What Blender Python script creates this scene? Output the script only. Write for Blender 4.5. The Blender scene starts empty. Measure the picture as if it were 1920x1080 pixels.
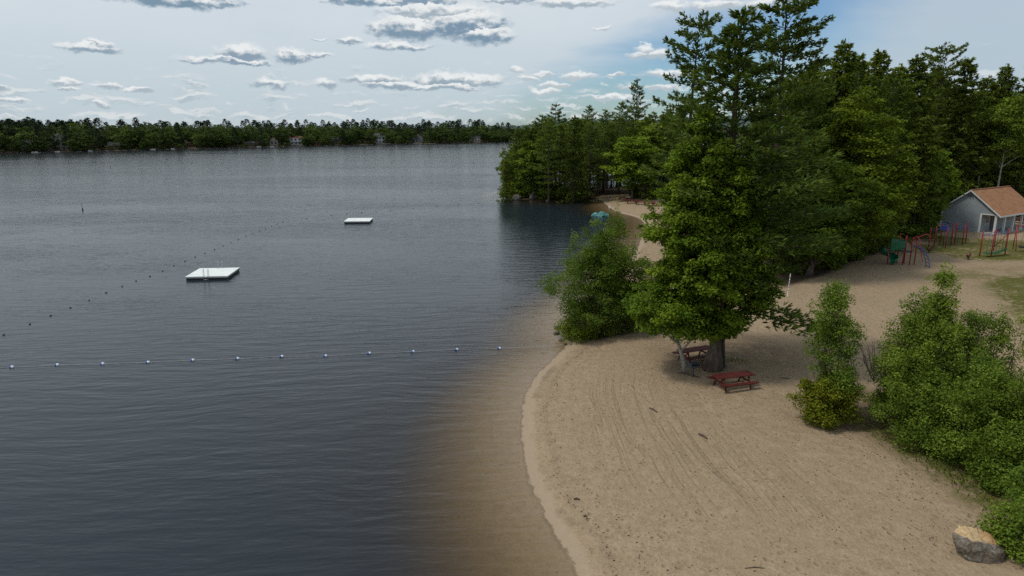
import bpy, math
import numpy as np
from mathutils import Vector, Matrix

RNG = np.random.default_rng(11)
scene = bpy.context.scene
COL = scene.collection
# ------------------------------------------------------------------ camera calibration
F, PITCH, CAMH = 1280.0, math.radians(13.19), 14.8
CP, SP = math.cos(PITCH), math.sin(PITCH)


def ray(px, py):
    cx, cy = (px - 960) / F, (540 - py) / F
    return np.array([cx, CP + cy * SP, -SP + cy * CP])


def at_z(px, py, z=0.0):
    r = ray(px, py)
    t = (z - CAMH) / r[2]
    return r * t + np.array([0, 0, CAMH])


def at_y(px, py, Y):
    r = ray(px, py)
    return r * (Y / r[1]) + np.array([0, 0, CAMH])


def project(x, y, z):
    z = z - CAMH
    d = y * CP - z * SP
    u = y * SP + z * CP
    return 960 + F * x / d, 540 - F * u / d


# ------------------------------------------------------------------ shoreline and terrain height
NEAR_PX = [(1085, 1080), (1050, 1010), (1005, 935), (985, 860), (976, 790), (985, 740), (1010, 700), (1045, 665),
           (1066, 648), (1052, 632), (1052, 600), (1112, 550), (1160, 510), (1190, 480), (1206, 440), (1211, 420),
           (1196, 407), (1155, 398), (1143, 388), (1125, 374), (1108, 370), (1098, 376), (1060, 378), (1000, 376),
           (952, 373), (935, 366)]
FAR_PX = [(0, 287), (100, 285), (300, 280), (500, 275), (700, 271), (950, 266)]


def chaikin(P, n=2):
    P = np.array(P, float)
    for _ in range(n):
        Q = np.empty((2 * len(P) - 2, 2))
        Q[0::2] = P[:-1] * .75 + P[1:] * .25
        Q[1::2] = P[:-1] * .25 + P[1:] * .75
        P = np.vstack([P[:1], Q, P[-1:]])
    return P


near = [tuple(at_z(*q)[:2]) for q in NEAR_PX]
near = [(14.0, -120.0), (7.0, -20.0), (4.6, 8.0), (3.0, 16.5)] + near + [(-2.5, 163.0), (4.0, 169.0), (16.0, 172.0), (30, 178), (52, 196), (95, 245),
                                                          (160, 330), (225, 480), (240, 640), (160, 760), (70, 790)]
farp = [tuple(at_z(*q)[:2]) for q in FAR_PX]
outer = farp[::-1] + [(-360, 370), (-470, 250), (-600, 60), (-650, -200), (-300, -420), (14, -400)]
LAKE = np.vstack([chaikin(near, 2), chaikin(outer, 1)])


def sdf(x, y):
    """signed distance to the lake edge, positive on land"""
    x = np.atleast_1d(np.asarray(x, float)); y = np.atleast_1d(np.asarray(y, float))
    best = np.full(x.shape, 1e18); inside = np.zeros(x.shape, bool)
    n = len(LAKE)
    for i in range(n):
        ax, ay = LAKE[i]; bx, by = LAKE[(i + 1) % n]
        dx, dy = bx - ax, by - ay
        L2 = dx * dx + dy * dy
        if L2 < 1e-9:
            continue
        t = np.clip(((x - ax) * dx + (y - ay) * dy) / L2, 0, 1)
        best = np.minimum(best, (x - ax - t * dx) ** 2 + (y - ay - t * dy) ** 2)
        if abs(dy) > 1e-9:
            inside ^= ((ay > y) != (by > y)) & (x < ax + (y - ay) / dy * dx)
    d = np.sqrt(best)
    return np.where(inside, -d, d)


def sstep(a, b, x):
    t = np.clip((x - a) / (b - a), 0, 1)
    return t * t * (3 - 2 * t)


def height(x, y, s=None):
    x = np.atleast_1d(np.asarray(x, float)); y = np.atleast_1d(np.asarray(y, float))
    if s is None:
        s = sdf(x, y)
    fary = sstep(300, 400, y) * (1 - sstep(40, 120, x))
    land = 0.95 * (1 - np.exp(-s / 9.0)) + fary * np.clip((s - 15) * 0.065, 0, 11) + (1 - fary) * np.clip((s - 90) * .012, 0, 6)
    land = land + 0.05 * np.sin(x * .55 + 1.3 * np.sin(y * .21)) * np.sin(y * .43 + x * .13) * sstep(3, 10, s)
    w_ = -np.minimum(s, 0)
    water = -(.06 * np.minimum(w_, 20) + .45 * sstep(1.0, 9.0, w_) + 1.5 * sstep(4.0, 15.0, w_))
    return np.where(s > 0, land, water)


def hz(x, y):
    return float(height(x, y)[0])


def at(px, py):
    z = 0.0
    for _ in range(6):
        p = at_z(px, py, z)
        z = max(0.0, hz(p[0], p[1]))
    p = at_z(px, py, z)
    return np.array([p[0], p[1], z])


# ------------------------------------------------------------------ object helpers
def tag(o, label=None, cat=None, group=None, kind=None):
    if label: o['label'] = label
    if cat: o['category'] = cat
    if group: o['group'] = group
    if kind: o['kind'] = kind
    return o


def empty(name, loc, rz=0.0, label=None, cat=None, group=None, scale=None):
    o = bpy.data.objects.new(name, None)
    o.empty_display_size = .3
    COL.objects.link(o)
    o.location = tuple(float(v) for v in loc)
    o.rotation_euler = (0, 0, rz)
    if scale: o.scale = scale
    return tag(o, label, cat, group)


def link(name, me, parent=None):
    o = bpy.data.objects.new(name, me)
    COL.objects.link(o)
    if parent is not None:
        o.parent = parent
    return o


def quad_mesh(name, V, mat, tone=None, nper=4):
    """fast mesh of separate faces with nper corners each"""
    V = np.ascontiguousarray(V, np.float32).reshape(-1, 3)
    n = len(V); m = n // nper
    me = bpy.data.meshes.new(name)
    me.vertices.add(n); me.vertices.foreach_set('co', V.ravel())
    me.loops.add(n); me.loops.foreach_set('vertex_index', np.arange(n, dtype=np.int32))
    me.polygons.add(m); me.polygons.foreach_set('loop_start', np.arange(0, n, nper, dtype=np.int32))
    me.update(calc_edges=True)
    if tone is not None:
        a = me.attributes.new('tone', 'FLOAT', 'FACE')
        a.data.foreach_set('value', np.ascontiguousarray(tone, np.float32))
    me.materials.append(mat)
    return me


class MB:
    """collects solid pieces, then links them as one mesh object"""
    def __init__(self):
        self.v = []; self.f = []; self.mi = []; self.cur = 0

    def add(self, V, Fc):
        o = len(self.v)
        self.v.extend([tuple(map(float, p)) for p in V])
        for q in Fc:
            self.f.append([o + i for i in q]); self.mi.append(self.cur)

    def box(self, c, s, R=None):
        hx, hy, hz_ = s[0] / 2, s[1] / 2, s[2] / 2
        V = [Vector((x * hx, y * hy, z * hz_)) for z in (-1, 1) for y in (-1, 1) for x in (-1, 1)]
        if R is not None:
            V = [R @ p for p in V]
        V = [p + Vector(c) for p in V]
        self.add(V, [(0, 2, 3, 1), (4, 5, 7, 6), (0, 1, 5, 4), (2, 6, 7, 3), (0, 4, 6, 2), (1, 3, 7, 5)])
        return self

    def beam(self, p0, p1, w, h, up=(0, 0, 1)):
        p0, p1 = Vector(p0), Vector(p1)
        d = p1 - p0; L = d.length; d.normalize()
        u = Vector(up)
        if abs(d.dot(u)) > .98: u = Vector((1, 0, 0))
        sx = d.cross(u).normalized(); uz = sx.cross(d)
        R = Matrix((d, sx, uz)).transposed()
        return self.box((p0 + p1) / 2, (L, w, h), R)

    def tube(self, P, r, n=8, cap=True):
        P = [Vector([float(c) for c in p]) for p in P]
        if not hasattr(r, '__len__'): r = [r] * len(P)
        rings = []; ref = None
        for i, p in enumerate(P):
            d = (P[min(i + 1, len(P) - 1)] - P[max(i - 1, 0)])
            d = d.normalized() if d.length > 1e-9 else Vector((0, 0, 1))
            if ref is None:
                ref = d.cross(Vector((0, 0, 1)))
                if ref.length < .05: ref = d.cross(Vector((0, 1, 0)))
            ref = (ref - d * ref.dot(d))
            ref.normalize()
            b = d.cross(ref)
            rings.append([p + (ref * math.cos(2 * math.pi * k / n) + b * math.sin(2 * math.pi * k / n)) * float(r[i]) for k in range(n)])
        V = [q for ring in rings for q in ring]
        Fc = [(i * n + k, i * n + (k + 1) % n, (i + 1) * n + (k + 1) % n, (i + 1) * n + k) for i in range(len(P) - 1) for k in range(n)]
        if cap:
            Fc.append(tuple(range(n))[::-1]); Fc.append(tuple((len(P) - 1) * n + k for k in range(n)))
        self.add(V, Fc)
        return self

    def mesh(self, name, mats, smooth=False, bevel=0):
        me = bpy.data.meshes.new(name)
        me.from_pydata(self.v, [], self.f)
        mats = mats if isinstance(mats, (list, tuple)) else [mats]
        for m in mats: me.materials.append(m)
        me.polygons.foreach_set('material_index', self.mi)
        if smooth: me.polygons.foreach_set('use_smooth', [True] * len(me.polygons))
        me.update()
        return me

    def build(self, name, mats, parent=None, smooth=False, bevel=0):
        o = link(name, self.mesh(name, mats, smooth), parent)
        if bevel:
            b = o.modifiers.new('b', 'BEVEL'); b.width = bevel; b.segments = 2; b.limit_method = 'ANGLE'
        return o


def copy_tree(root, loc, rz=0.0, scale=None, label=None, group=None):
    r = root.copy(); COL.objects.link(r)
    r.location = tuple(float(v) for v in loc); r.rotation_euler = (0, 0, rz)
    if scale is not None: r.scale = scale
    if label: r['label'] = label
    if group: r['group'] = group
    for ch in list(root.children):
        c = ch.copy(); COL.objects.link(c); c.parent = r
        for gch in list(ch.children):
            d = gch.copy(); COL.objects.link(d); d.parent = c
    return r


# ------------------------------------------------------------------ materials
class NT:
    def __init__(self, tree):
        self.t = tree; tree.nodes.clear()

    def n(self, kind, **kw):
        nd = self.t.nodes.new(kind)
        for k, v in kw.items():
            if k.startswith('i_'):
                nd.inputs[k[2:].replace('_', ' ')].default_value = v
            else:
                setattr(nd, k, v)
        return nd

    def put(self, sock, v):
        if isinstance(v, bpy.types.NodeSocket): self.t.links.new(v, sock)
        else: sock.default_value = v

    def m(self, op, a, b=0.0, c=None, clamp=False):
        nd = self.t.nodes.new('ShaderNodeMath'); nd.operation = op; nd.use_clamp = clamp
        self.put(nd.inputs[0], a); self.put(nd.inputs[1], b)
        if c is not None: self.put(nd.inputs[2], c)
        return nd.outputs[0]

    def vm(self, op, a, b=None, c=None):
        nd = self.t.nodes.new('ShaderNodeVectorMath'); nd.operation = op
        self.put(nd.inputs[0], a)
        if b is not None: self.put(nd.inputs[1], b)
        if c is not None: self.put(nd.inputs[2], c)
        return nd.outputs[1] if op in ('LENGTH', 'DOT_PRODUCT', 'DISTANCE') else nd.outputs[0]

    def ss(self, x, a, b, lo=0.0, hi=1.0):
        nd = self.t.nodes.new('ShaderNodeMapRange'); nd.interpolation_type = 'SMOOTHSTEP'
        self.put(nd.inputs['Value'], x)
        for k, v in zip(('From Min', 'From Max', 'To Min', 'To Max'), (a, b, lo, hi)): self.put(nd.inputs[k], v)
        return nd.outputs[0]

    def mix(self, f, a, b, blend='MIX'):
        nd = self.t.nodes.new('ShaderNodeMix'); nd.data_type = 'RGBA'; nd.blend_type = blend
        self.put(nd.inputs[0], f)
        for s, v in ((nd.inputs[6], a), (nd.inputs[7], b)):
            if isinstance(v, (tuple, list)) and len(v) == 3: v = (*v, 1)
            self.put(s, v)
        return nd.outputs[2]

    def noise(self, vec, scale, detail=3.0, rough=.55, dist=0.0):
        nd = self.t.nodes.new('ShaderNodeTexNoise')
        if vec is not None: self.t.links.new(vec, nd.inputs['Vector'])
        nd.inputs['Scale'].default_value = scale; nd.inputs['Detail'].default_value = detail
        nd.inputs['Roughness'].default_value = rough; nd.inputs['Distortion'].default_value = dist
        return nd

    def mapping(self, vec, scale=(1, 1, 1), rot=(0, 0, 0), loc=(0, 0, 0)):
        nd = self.t.nodes.new('ShaderNodeMapping')
        self.t.links.new(vec, nd.inputs[0])
        nd.inputs['Scale'].default_value = scale; nd.inputs['Rotation'].default_value = rot; nd.inputs['Location'].default_value = loc
        return nd.outputs[0]

    def ramp(self, fac, stops, interp='LINEAR'):
        nd = self.t.nodes.new('ShaderNodeValToRGB'); nd.color_ramp.interpolation = interp
        e = nd.color_ramp.elements
        while len(e) < len(stops): e.new(0.5)
        for el, (p, c) in zip(e, stops):
            el.position = p; el.color = (*c, 1)
        self.put(nd.inputs[0], fac)
        return nd.outputs[0]

    def attr(self, name):
        nd = self.t.nodes.new('ShaderNodeAttribute'); nd.attribute_name = name
        return nd.outputs['Fac']

    def bump(self, hgt, strength=1.0, dist=1.0, normal=None):
        nd = self.t.nodes.new('ShaderNodeBump')
        nd.inputs['Strength'].default_value = strength; nd.inputs['Distance'].default_value = dist
        self.t.links.new(hgt, nd.inputs['Height'])
        if normal is not None: self.t.links.new(normal, nd.inputs['Normal'])
        return nd.outputs[0]


def material(name):
    m = bpy.data.materials.new(name); m.use_nodes = True
    return m, NT(m.node_tree)


def finish(T, surf):
    o = T.n('ShaderNodeOutputMaterial'); T.t.links.new(surf, o.inputs['Surface'])


def plain(name, c, rough=.6, var=.18, scale=3.0, spec=.3, metal=0.0, bump=0.0, c2=None):
    """a painted or weathered surface: base colour broken up by two noises"""
    m, T = material(name)
    tc = T.n('ShaderNodeTexCoord').outputs['Object']
    nz = T.noise(tc, scale, 5, .6).outputs[0]
    lo = tuple(v * (1 - var) for v in c); hi = tuple(min(1, v * (1 + var)) for v in c)
    if c2: lo = c2
    col = T.ramp(nz, [(.3, lo), (.7, hi)])
    b = T.n('ShaderNodeBsdfPrincipled')
    T.put(b.inputs['Base Color'], col)
    b.inputs['Roughness'].default_value = rough; b.inputs['Specular IOR Level'].default_value = spec; b.inputs['Metallic'].default_value = metal
    if bump:
        T.put(b.inputs['Normal'], T.bump(T.noise(tc, scale * 8, 4).outputs[0], 1.0, bump))
    finish(T, b.outputs[0])
    return m


def leaf_mat(name, dark, mid, light, trans=.36, rough=.7, objvar=.2):
    m, T = material(name)
    tone = T.attr('tone')
    col = T.ramp(tone, [(.1, dark), (.5, mid), (.92, light)])
    r = T.n('ShaderNodeObjectInfo').outputs['Random']
    v = T.m('MULTIPLY_ADD', r, objvar * 2, 1 - objvar)
    hs = T.n('ShaderNodeHueSaturation'); T.put(hs.inputs['Color'], col); T.put(hs.inputs['Value'], v)
    T.put(hs.inputs['Hue'], T.m('MULTIPLY_ADD', r, -.018, .511))
    b = T.n('ShaderNodeBsdfPrincipled'); T.put(b.inputs['Base Color'], hs.outputs[0])
    b.inputs['Roughness'].default_value = rough; b.inputs['Specular IOR Level'].default_value = .10
    tr = T.n('ShaderNodeBsdfTranslucent'); T.put(tr.inputs[0], T.mix(1.0, hs.outputs[0], (1.25, 1.2, .5), 'MULTIPLY'))
    mx = T.n('ShaderNodeMixShader'); mx.inputs[0].default_value = trans
    T.t.links.new(b.outputs[0], mx.inputs[1]); T.t.links.new(tr.outputs[0], mx.inputs[2])
    finish(T, mx.outputs[0])
    return m


def bark_mat(name, c1, c2, scale=6.0, band=0.0, bandc=(.03, .03, .03)):
    m, T = material(name)
    tc = T.n('ShaderNodeTexCoord').outputs['Object']
    st = T.mapping(tc, (1, 1, .22))
    nz = T.noise(st, scale, 5, .65).outputs[0]
    col = T.ramp(nz, [(.33, c1), (.66, c2)])
    if band:
        bn = T.noise(T.mapping(tc, (.5, .5, 5)), 2.0, 3).outputs[0]
        col = T.mix(T.ss(bn, .58, .66, 0, band), col, bandc)
    b = T.n('ShaderNodeBsdfPrincipled'); T.put(b.inputs['Base Color'], col)
    b.inputs['Roughness'].default_value = .85; b.inputs['Specular IOR Level'].default_value = .15
    T.put(b.inputs['Normal'], T.bump(nz, .8, .05))
    finish(T, b.outputs[0])
    return m


M = {}
M['maple'] = leaf_mat('maple_leaf', (0.058, 0.101, 0.009), (0.111, 0.177, 0.014), (0.189, 0.270, 0.025))
M['lime'] = leaf_mat('yellow_green_leaf', (0.050, 0.082, 0.007), (0.101, 0.150, 0.011), (0.160, 0.215, 0.022))
M['broad'] = leaf_mat('broad_leaf', (0.059, 0.092, 0.011), (0.112, 0.163, 0.017), (0.184, 0.244, 0.026))
M['alder'] = leaf_mat('alder_leaf', (0.059, 0.102, 0.013), (0.116, 0.178, 0.022), (0.201, 0.275, 0.038))
M['pine'] = leaf_mat('pine_needle', (0.060, 0.095, 0.020), (0.114, 0.164, 0.030), (0.178, 0.231, 0.047), .28)
M['hemlock'] = leaf_mat('hemlock_needle', (0.060, 0.090, 0.016), (0.120, 0.163, 0.025), (0.190, 0.237, 0.040), .28)
M['farbroad'] = leaf_mat('far_broad_leaf', (0.028, 0.050, 0.013), (0.054, 0.086, 0.020), (0.086, 0.124, 0.027), .3, objvar=.38)
M['farpine'] = leaf_mat('far_pine_needle', (0.018, 0.036, 0.018), (0.034, 0.058, 0.027), (0.054, 0.081, 0.034), .1)
M['yellow'] = leaf_mat('yellow_shrub_leaf', (.100, .115, .008), (.185, .200, .014), (.280, .280, .028))
M['bark'] = bark_mat('bark_grey_brown', (.045, .035, .028), (.15, .12, .10))
M['barkdark'] = bark_mat('bark_dark', (.025, .020, .017), (.085, .068, .056))
M['barkpale'] = bark_mat('bark_pale', (.16, .15, .13), (.36, .34, .31), 4, .75)
M['white'] = plain('white_paint', (.72, .73, .72), .5, .06)
M['deckwhite'] = plain('white_deck_boards', (.74, .76, .74), .6, .08, 1.5)
M['black'] = plain('black_plastic', (.018, .018, .02), .5, .3)
M['galv'] = plain('galvanised_metal', (.45, .46, .47), .35, .15, 8, .5, .8)
M['redtable'] = plain('dark_red_stained_wood', (.088, .015, .011), .6, .28, 2.5, .3)
M['redtable2'] = plain('weathered_red_stained_wood', (.095, .024, .019), .7, .3, 2.5, .25)
M['darkred'] = plain('brown_red_wood', (.10, .018, .014), .7, .3, 2.0, .25)  # brown-red wood of the far tables and spring rider seats
M['redpost'] = plain('red_powder_coat', (.33, .022, .035), .4, .18, 2, .4)
M['bluebar'] = plain('blue_powder_coat', (.035, .055, .26), .4, .18, 2, .4)
M['greenplastic'] = plain('green_plastic', (.004, .120, .060), .35, .15, 1.5, .5)
M['darkgreen'] = plain('dark_green_rope', (.015, .075, .05), .6, .2)
M['darkmetal'] = plain('dark_metal', (.05, .045, .06), .5, .2, 6, .4)
M['grillmetal'] = plain('blackened_grill_steel', (.045, .045, .06), .6, .3, 8, .4)
M['rope'] = plain('pale_rope', (.36, .37, .35), .7, .15)
M['darkrope'] = plain('dark_wet_rope', (.08, .09, .11), .6, .15)
M['floatblue'] = plain('blue_float_plastic', (.02, .10, .34), .35, .1, 2, .5)
M['floatnavy'] = plain('dark_navy_float', (.045, .065, .12), .4, .1, 2, .4)
M['floatwhite'] = plain('white_float_plastic', (.75, .77, .78), .35, .05, 2, .5)
M['glass'] = plain('dark_window_glass', (.015, .02, .025), .1, .1, 2, .6)
M['concrete'] = plain('concrete', (.30, .28, .25), .85, .15, 2)
M['rock'] = plain('grey_rock', (.15, .14, .125), .85, .4, 1.6, .2, 0, .03)
M['darkrock'] = plain('wet_dark_rock', (.045, .040, .036), .6, .4, 3, .3, 0, .03)
M['driftwood'] = plain('brown_driftwood', (.085, .06, .045), .85, .3, 4)
M['litter'] = plain('leaf_litter', (.05, .035, .025), .9, .4, 5)


# ------------------------------------------------------------------ ground, lake bed, water
def axis(segs):
    out = [segs[0][0]]
    for a, b, st in segs:
        n = max(1, int(round((b - a) / st)))
        out += list(a + (b - a) * np.arange(1, n + 1) / n)
    return np.array(out)


xs = axis([(-6000, -1000, 700), (-1000, -420, 60), (-420, -6, 9), (-6, -2, 1.0), (-2, 26, .35), (26, 75, 1.0), (75, 160, 8), (160, 500, 30), (500, 1000, 80), (1000, 6000, 700)])
ys = axis([(-800, -100, 70), (-100, 8, 6), (8, 18, 1), (18, 62, .35), (62, 180, .8), (180, 400, 8), (400, 800, 10), (800, 1500, 70), (1500, 9000, 750)])


def grid_mesh(name, xs, ys, Z, mat, attrs):
    nx, ny = len(xs), len(ys)
    X, Y = np.meshgrid(xs, ys)
    V = np.stack([X.ravel(), Y.ravel(), Z.ravel()], 1).astype(np.float32)
    i, j = np.meshgrid(np.arange(nx - 1), np.arange(ny - 1))
    a = (j * nx + i).ravel()
    Q = np.stack([a, a + 1, a + nx + 1, a + nx], 1).astype(np.int32)
    me = bpy.data.meshes.new(name)
    me.vertices.add(len(V)); me.vertices.foreach_set('co', V.ravel())
    me.loops.add(Q.size); me.loops.foreach_set('vertex_index', Q.ravel())
    me.polygons.add(len(Q)); me.polygons.foreach_set('loop_start', np.arange(0, Q.size, 4, dtype=np.int32))
    me.update(calc_edges=True)
    me.polygons.foreach_set('use_smooth', np.ones(len(Q), bool))
    for k, v in attrs.items():
        at_ = me.attributes.new(k, 'FLOAT', 'POINT'); at_.data.foreach_set('value', v.ravel().astype(np.float32))
    me.materials.append(mat)
    return me


GX, GY = np.meshgrid(xs, ys)
S = sdf(GX.ravel(), GY.ravel()).reshape(GX.shape)
Z = height(GX.ravel(), GY.ravel(), S.ravel()).reshape(GX.shape)


def poly_soft(P, x, y, soft):
    """1 inside polygon P, falling to 0 over `soft` metres"""
    P = np.array(P, float); best = np.full(x.shape, 1e18); ins = np.zeros(x.shape, bool)
    for i in range(len(P)):
        ax, ay = P[i]; bx, by = P[(i + 1) % len(P)]
        dx, dy = bx - ax, by - ay
        t = np.clip(((x - ax) * dx + (y - ay) * dy) / (dx * dx + dy * dy), 0, 1)
        best = np.minimum(best, (x - ax - t * dx) ** 2 + (y - ay - t * dy) ** 2)
        if abs(dy) > 1e-9:
            ins ^= ((ay > y) != (by > y)) & (x < ax + (y - ay) / dy * dx)
    d = np.sqrt(best) * np.where(ins, 1, -1)
    return sstep(-soft, soft, d)


def gpoly(px):
    return [tuple(at(*q)[:2]) for q in px]


FOREST = gpoly([(1470, 540), (1560, 512), (1650, 468), (1740, 440)]) + [(62, 104), (80, 112), (130, 120), (400, 100), (900, 900), (150, 900), (60, 780), (-5, 780),
         (0, 168), (-6, 157), (-3, 143), (10, 138), (17, 144), (19, 150), (24, 152), (32, 150), (34, 138), (31, 120), (27, 104), (24, 86), (22, 72)]
gr = poly_soft(gpoly([(1700, 470), (1760, 442), (1830, 446), (1890, 450), (1990, 452), (1980, 480), (1860, 492), (1790, 482)]), GX, GY, 2.5) * 1.0
gr = np.maximum(gr, poly_soft(gpoly([(1850, 530), (1930, 510), (2050, 520), (2050, 640), (1960, 640), (1890, 575)]), GX, GY, 3.0))
gr = np.maximum(gr, .42 * poly_soft(gpoly([(1690, 520), (1760, 500), (1950, 495), (2000, 600), (1900, 590), (1800, 530)]), GX, GY, 4.0))
gr = np.maximum(gr, .5 * poly_soft([(16.5, 30.5), (16.9, 25), (17.2, 22.5), (22, 20), (30, 26), (26, 36), (19, 34)], GX, GY, 1.2))
fo = poly_soft(FOREST, GX, GY, 2.0)
fo = np.maximum(fo, sstep(-3, .5, S) * sstep(300, 330, GY))
fo = np.maximum(fo, sstep(85, 110, GX))
fo = np.maximum(fo, .75 * poly_soft([(3.5, 47), (6, 45.6), (11, 48), (13, 54), (9, 60), (4, 53)], GX, GY, 1.2))
# leaf-strewn patches under the maple and the bushes
li = poly_soft([(9.5, 43.5), (9.8, 39.5), (13, 38), (18, 39), (20, 43), (15, 46)], GX, GY, 2.0)
li = np.maximum(li, poly_soft([(15, 33), (16.5, 30), (17.2, 26), (18, 22), (24, 24), (24, 34), (18, 36)], GX, GY, 1.0))
# raked stretch of beach
rk = poly_soft(gpoly([(1080, 720), (1200, 690), (1330, 790), (1520, 890), (1560, 980), (1330, 960), (1180, 900), (1080, 800)]), GX, GY, 1.5)

m, T = material('ground_sand_grass_forest')
geo = T.n('ShaderNodeNewGeometry').outputs['Position']
sd = T.attr('shore'); grass = T.attr('grass'); forest = T.attr('forest'); litter = T.attr('litter'); rake = T.attr('rake')
n_big = T.noise(geo, .35, 4, .6).outputs[0]
n_mid = T.noise(geo, 2.2, 5, .62).outputs[0]
n_fine = T.noise(geo, 9.0, 4, .7).outputs[0]
n_grain = T.noise(geo, 42.0, 3, .7).outputs[0]
nmf = T.m('ADD', T.m('MULTIPLY', n_mid, .45), T.m('MULTIPLY', n_fine, .55))
sand = T.ramp(nmf, [(.34, (.205, .147, .092)), (.50, (.300, .222, .142)), (.68, (.378, .288, .192))])
sand = T.mix(T.ss(n_big, .40, .70, 0, .4), sand, (.285, .208, .128))
speck = T.ss(n_fine, .62, .74)
sand = T.mix(T.m('MULTIPLY', speck, .36), sand, (.115, .078, .045))
sand = T.mix(T.ss(n_grain, .52, .72, 0, .36), sand, (.44, .36, .245))
# clods and leaf bits
vor = T.n('ShaderNodeTexVoronoi'); T.t.links.new(geo, vor.inputs['Vector']); vor.inputs['Scale'].default_value = 2.6
clod = T.m('MULTIPLY', T.ss(vor.outputs['Distance'], .16, .07), T.ss(T.noise(geo, .55, 2).outputs[0], .46, .6))
sand = T.mix(T.m('MULTIPLY', clod, .7), sand, (.075, .050, .030))
# footprints: scattered dimples with dark hollows
vf = T.n('ShaderNodeTexVoronoi'); T.t.links.new(T.mapping(geo, (3.3, 2.4, 1), (0, 0, .5)), vf.inputs['Vector']); vf.inputs['Scale'].default_value = 1.0
dimple = T.m('MULTIPLY', T.ss(vf.outputs['Distance'], .36, .12), T.ss(T.noise(geo, .8, 3, .6).outputs[0], .42, .60))
rim = T.m('MULTIPLY', T.m('MULTIPLY', T.ss(vf.outputs['Distance'], .30, .42), T.ss(vf.outputs['Distance'], .56, .44)), T.ss(T.noise(geo, .8, 3, .6).outputs[0], .42, .60))
sand = T.mix(T.m('MULTIPLY', dimple, .36), sand, (.20, .145, .092))
sand = T.mix(T.m('MULTIPLY', rim, .32), sand, (.40, .30, .195))
# rake and tyre lines run along the beach
rot = T.mapping(geo, (1, 1, 1), (0, 0, math.radians(-13)))
wob = T.noise(rot, .16, 2).outputs['Color']
cxy = T.n('ShaderNodeCombineXYZ'); sgeo = T.n('ShaderNodeSeparateXYZ'); T.t.links.new(geo, sgeo.inputs[0])
T.put(cxy.inputs[0], T.m('ADD', T.m('MULTIPLY', sd, .55), T.m('MULTIPLY', sgeo.outputs[0], .5))); T.put(cxy.inputs[1], sgeo.outputs[1])
rotw = T.vm('MULTIPLY_ADD', wob, (.9, 0, 0), cxy.outputs[0])
st1 = T.noise(T.mapping(rotw, (3.4, .06, 1)), 1.0, 4, .7).outputs[0]
st2 = T.noise(T.mapping(rotw, (1.1, .035, 1)), 1.0, 2, .5).outputs[0]
brk = T.ss(n_mid, .36, .6)
lines = T.m('MULTIPLY', T.ss(st1, .50, .62), rake)
ruts = T.m('MULTIPLY', T.ss(T.m('ABSOLUTE', T.m('SUBTRACT', st2, .5)), .018, .0), rake)
sand = T.mix(T.m('MULTIPLY', T.m('MULTIPLY', lines, brk), .34), sand, (.155, .110, .064))
sand = T.mix(T.m('MULTIPLY', T.m('MULTIPLY', ruts, brk), .34), sand, (.095, .066, .040))
# smooth damp strip at the water line, then a dark wrack line
sdn = T.m('MULTIPLY_ADD', T.m('SUBTRACT', n_mid, .5), .5, sd)
sdn = T.m('MULTIPLY_ADD', T.m('SUBTRACT', n_big, .5), .7, sdn)
strip = T.m('MULTIPLY', T.ss(sdn, -.05, .08), T.ss(sdn, .66, .42))
sand = T.mix(T.m('MULTIPLY', strip, .75), sand, (.33, .255, .18))
grey = T.m('MULTIPLY', T.m('MULTIPLY', T.ss(sdn, .36, .55), T.ss(sdn, 1.05, .75)), T.ss(n_big, .5, .62))
sand = T.mix(T.m('MULTIPLY', grey, .5), sand, (.145, .115, .085))
wr = T.m('MULTIPLY', T.m('MULTIPLY', T.ss(sdn, 1.05, 1.2), T.ss(sdn, 1.5, 1.3)), T.ss(n_fine, .5, .66))
sand = T.mix(T.m('MULTIPLY', wr, .7), sand, (.060, .042, .026))
edge = T.m('MULTIPLY', T.ss(sdn, -.16, -.06), T.ss(sdn, .05, -.03))
sand = T.mix(T.m('MULTIPLY', edge, .38), sand, (.085, .060, .038))
wet = T.ss(sdn, .06, -.12)
sand = T.mix(T.m('MULTIPLY', wet, .35), sand, (.17, .125, .070))
# litter, grass, forest floor
lit_f = T.m('MULTIPLY', litter, T.ss(n_mid, .27, .56))
sand = T.mix(T.m('MULTIPLY', lit_f, .62), sand, (.105, .072, .042))
gcol = T.ramp(n_fine, [(.3, (.062, .068, .014)), (.6, (.115, .112, .026)), (.8, (.19, .155, .062))])
gm = T.m('MULTIPLY', T.ss(T.m('ADD', n_mid, T.m('MULTIPLY', n_big, .8)), .72, 1.02), 1.0)
gm = T.m('MULTIPLY', grass, T.m('MULTIPLY_ADD', gm, .75, .25))
gm = T.ss(gm, .10, .62)
ground = T.mix(gm, sand, gcol)
fcol = T.ramp(n_mid, [(.3, (.030, .022, .014)), (.6, (.070, .050, .030)), (.8, (.115, .085, .052))])
fm = T.ss(T.m('ADD', forest, T.m('MULTIPLY', T.m('SUBTRACT', n_mid, .5), .5)), .35, .75)
ground = T.mix(fm, ground, fcol)
b = T.n('ShaderNodeBsdfPrincipled'); T.put(b.inputs['Base Color'], ground)
b.inputs['Roughness'].default_value = .92; b.inputs['Specular IOR Level'].default_value = .12
foot = T.noise(geo, 3.2, 3, .6).outputs[0]
hgt = T.m('ADD', T.m('MULTIPLY', n_fine, .06), T.m('MULTIPLY', foot, .10))
hgt = T.m('ADD', hgt, T.m('MULTIPLY', T.m('MULTIPLY', st1, rake), .05))
hgt = T.m('SUBTRACT', hgt, T.m('MULTIPLY', ruts, .02))
hgt = T.m('SUBTRACT', hgt, T.m('MULTIPLY', dimple, .045))
flat = T.ss(sdn, .2, 1.0)
T.put(b.inputs['Normal'], T.bump(T.m('MULTIPLY', hgt, T.m('MULTIPLY_ADD', flat, .85, .15)), 1.0, 1.0))
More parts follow.
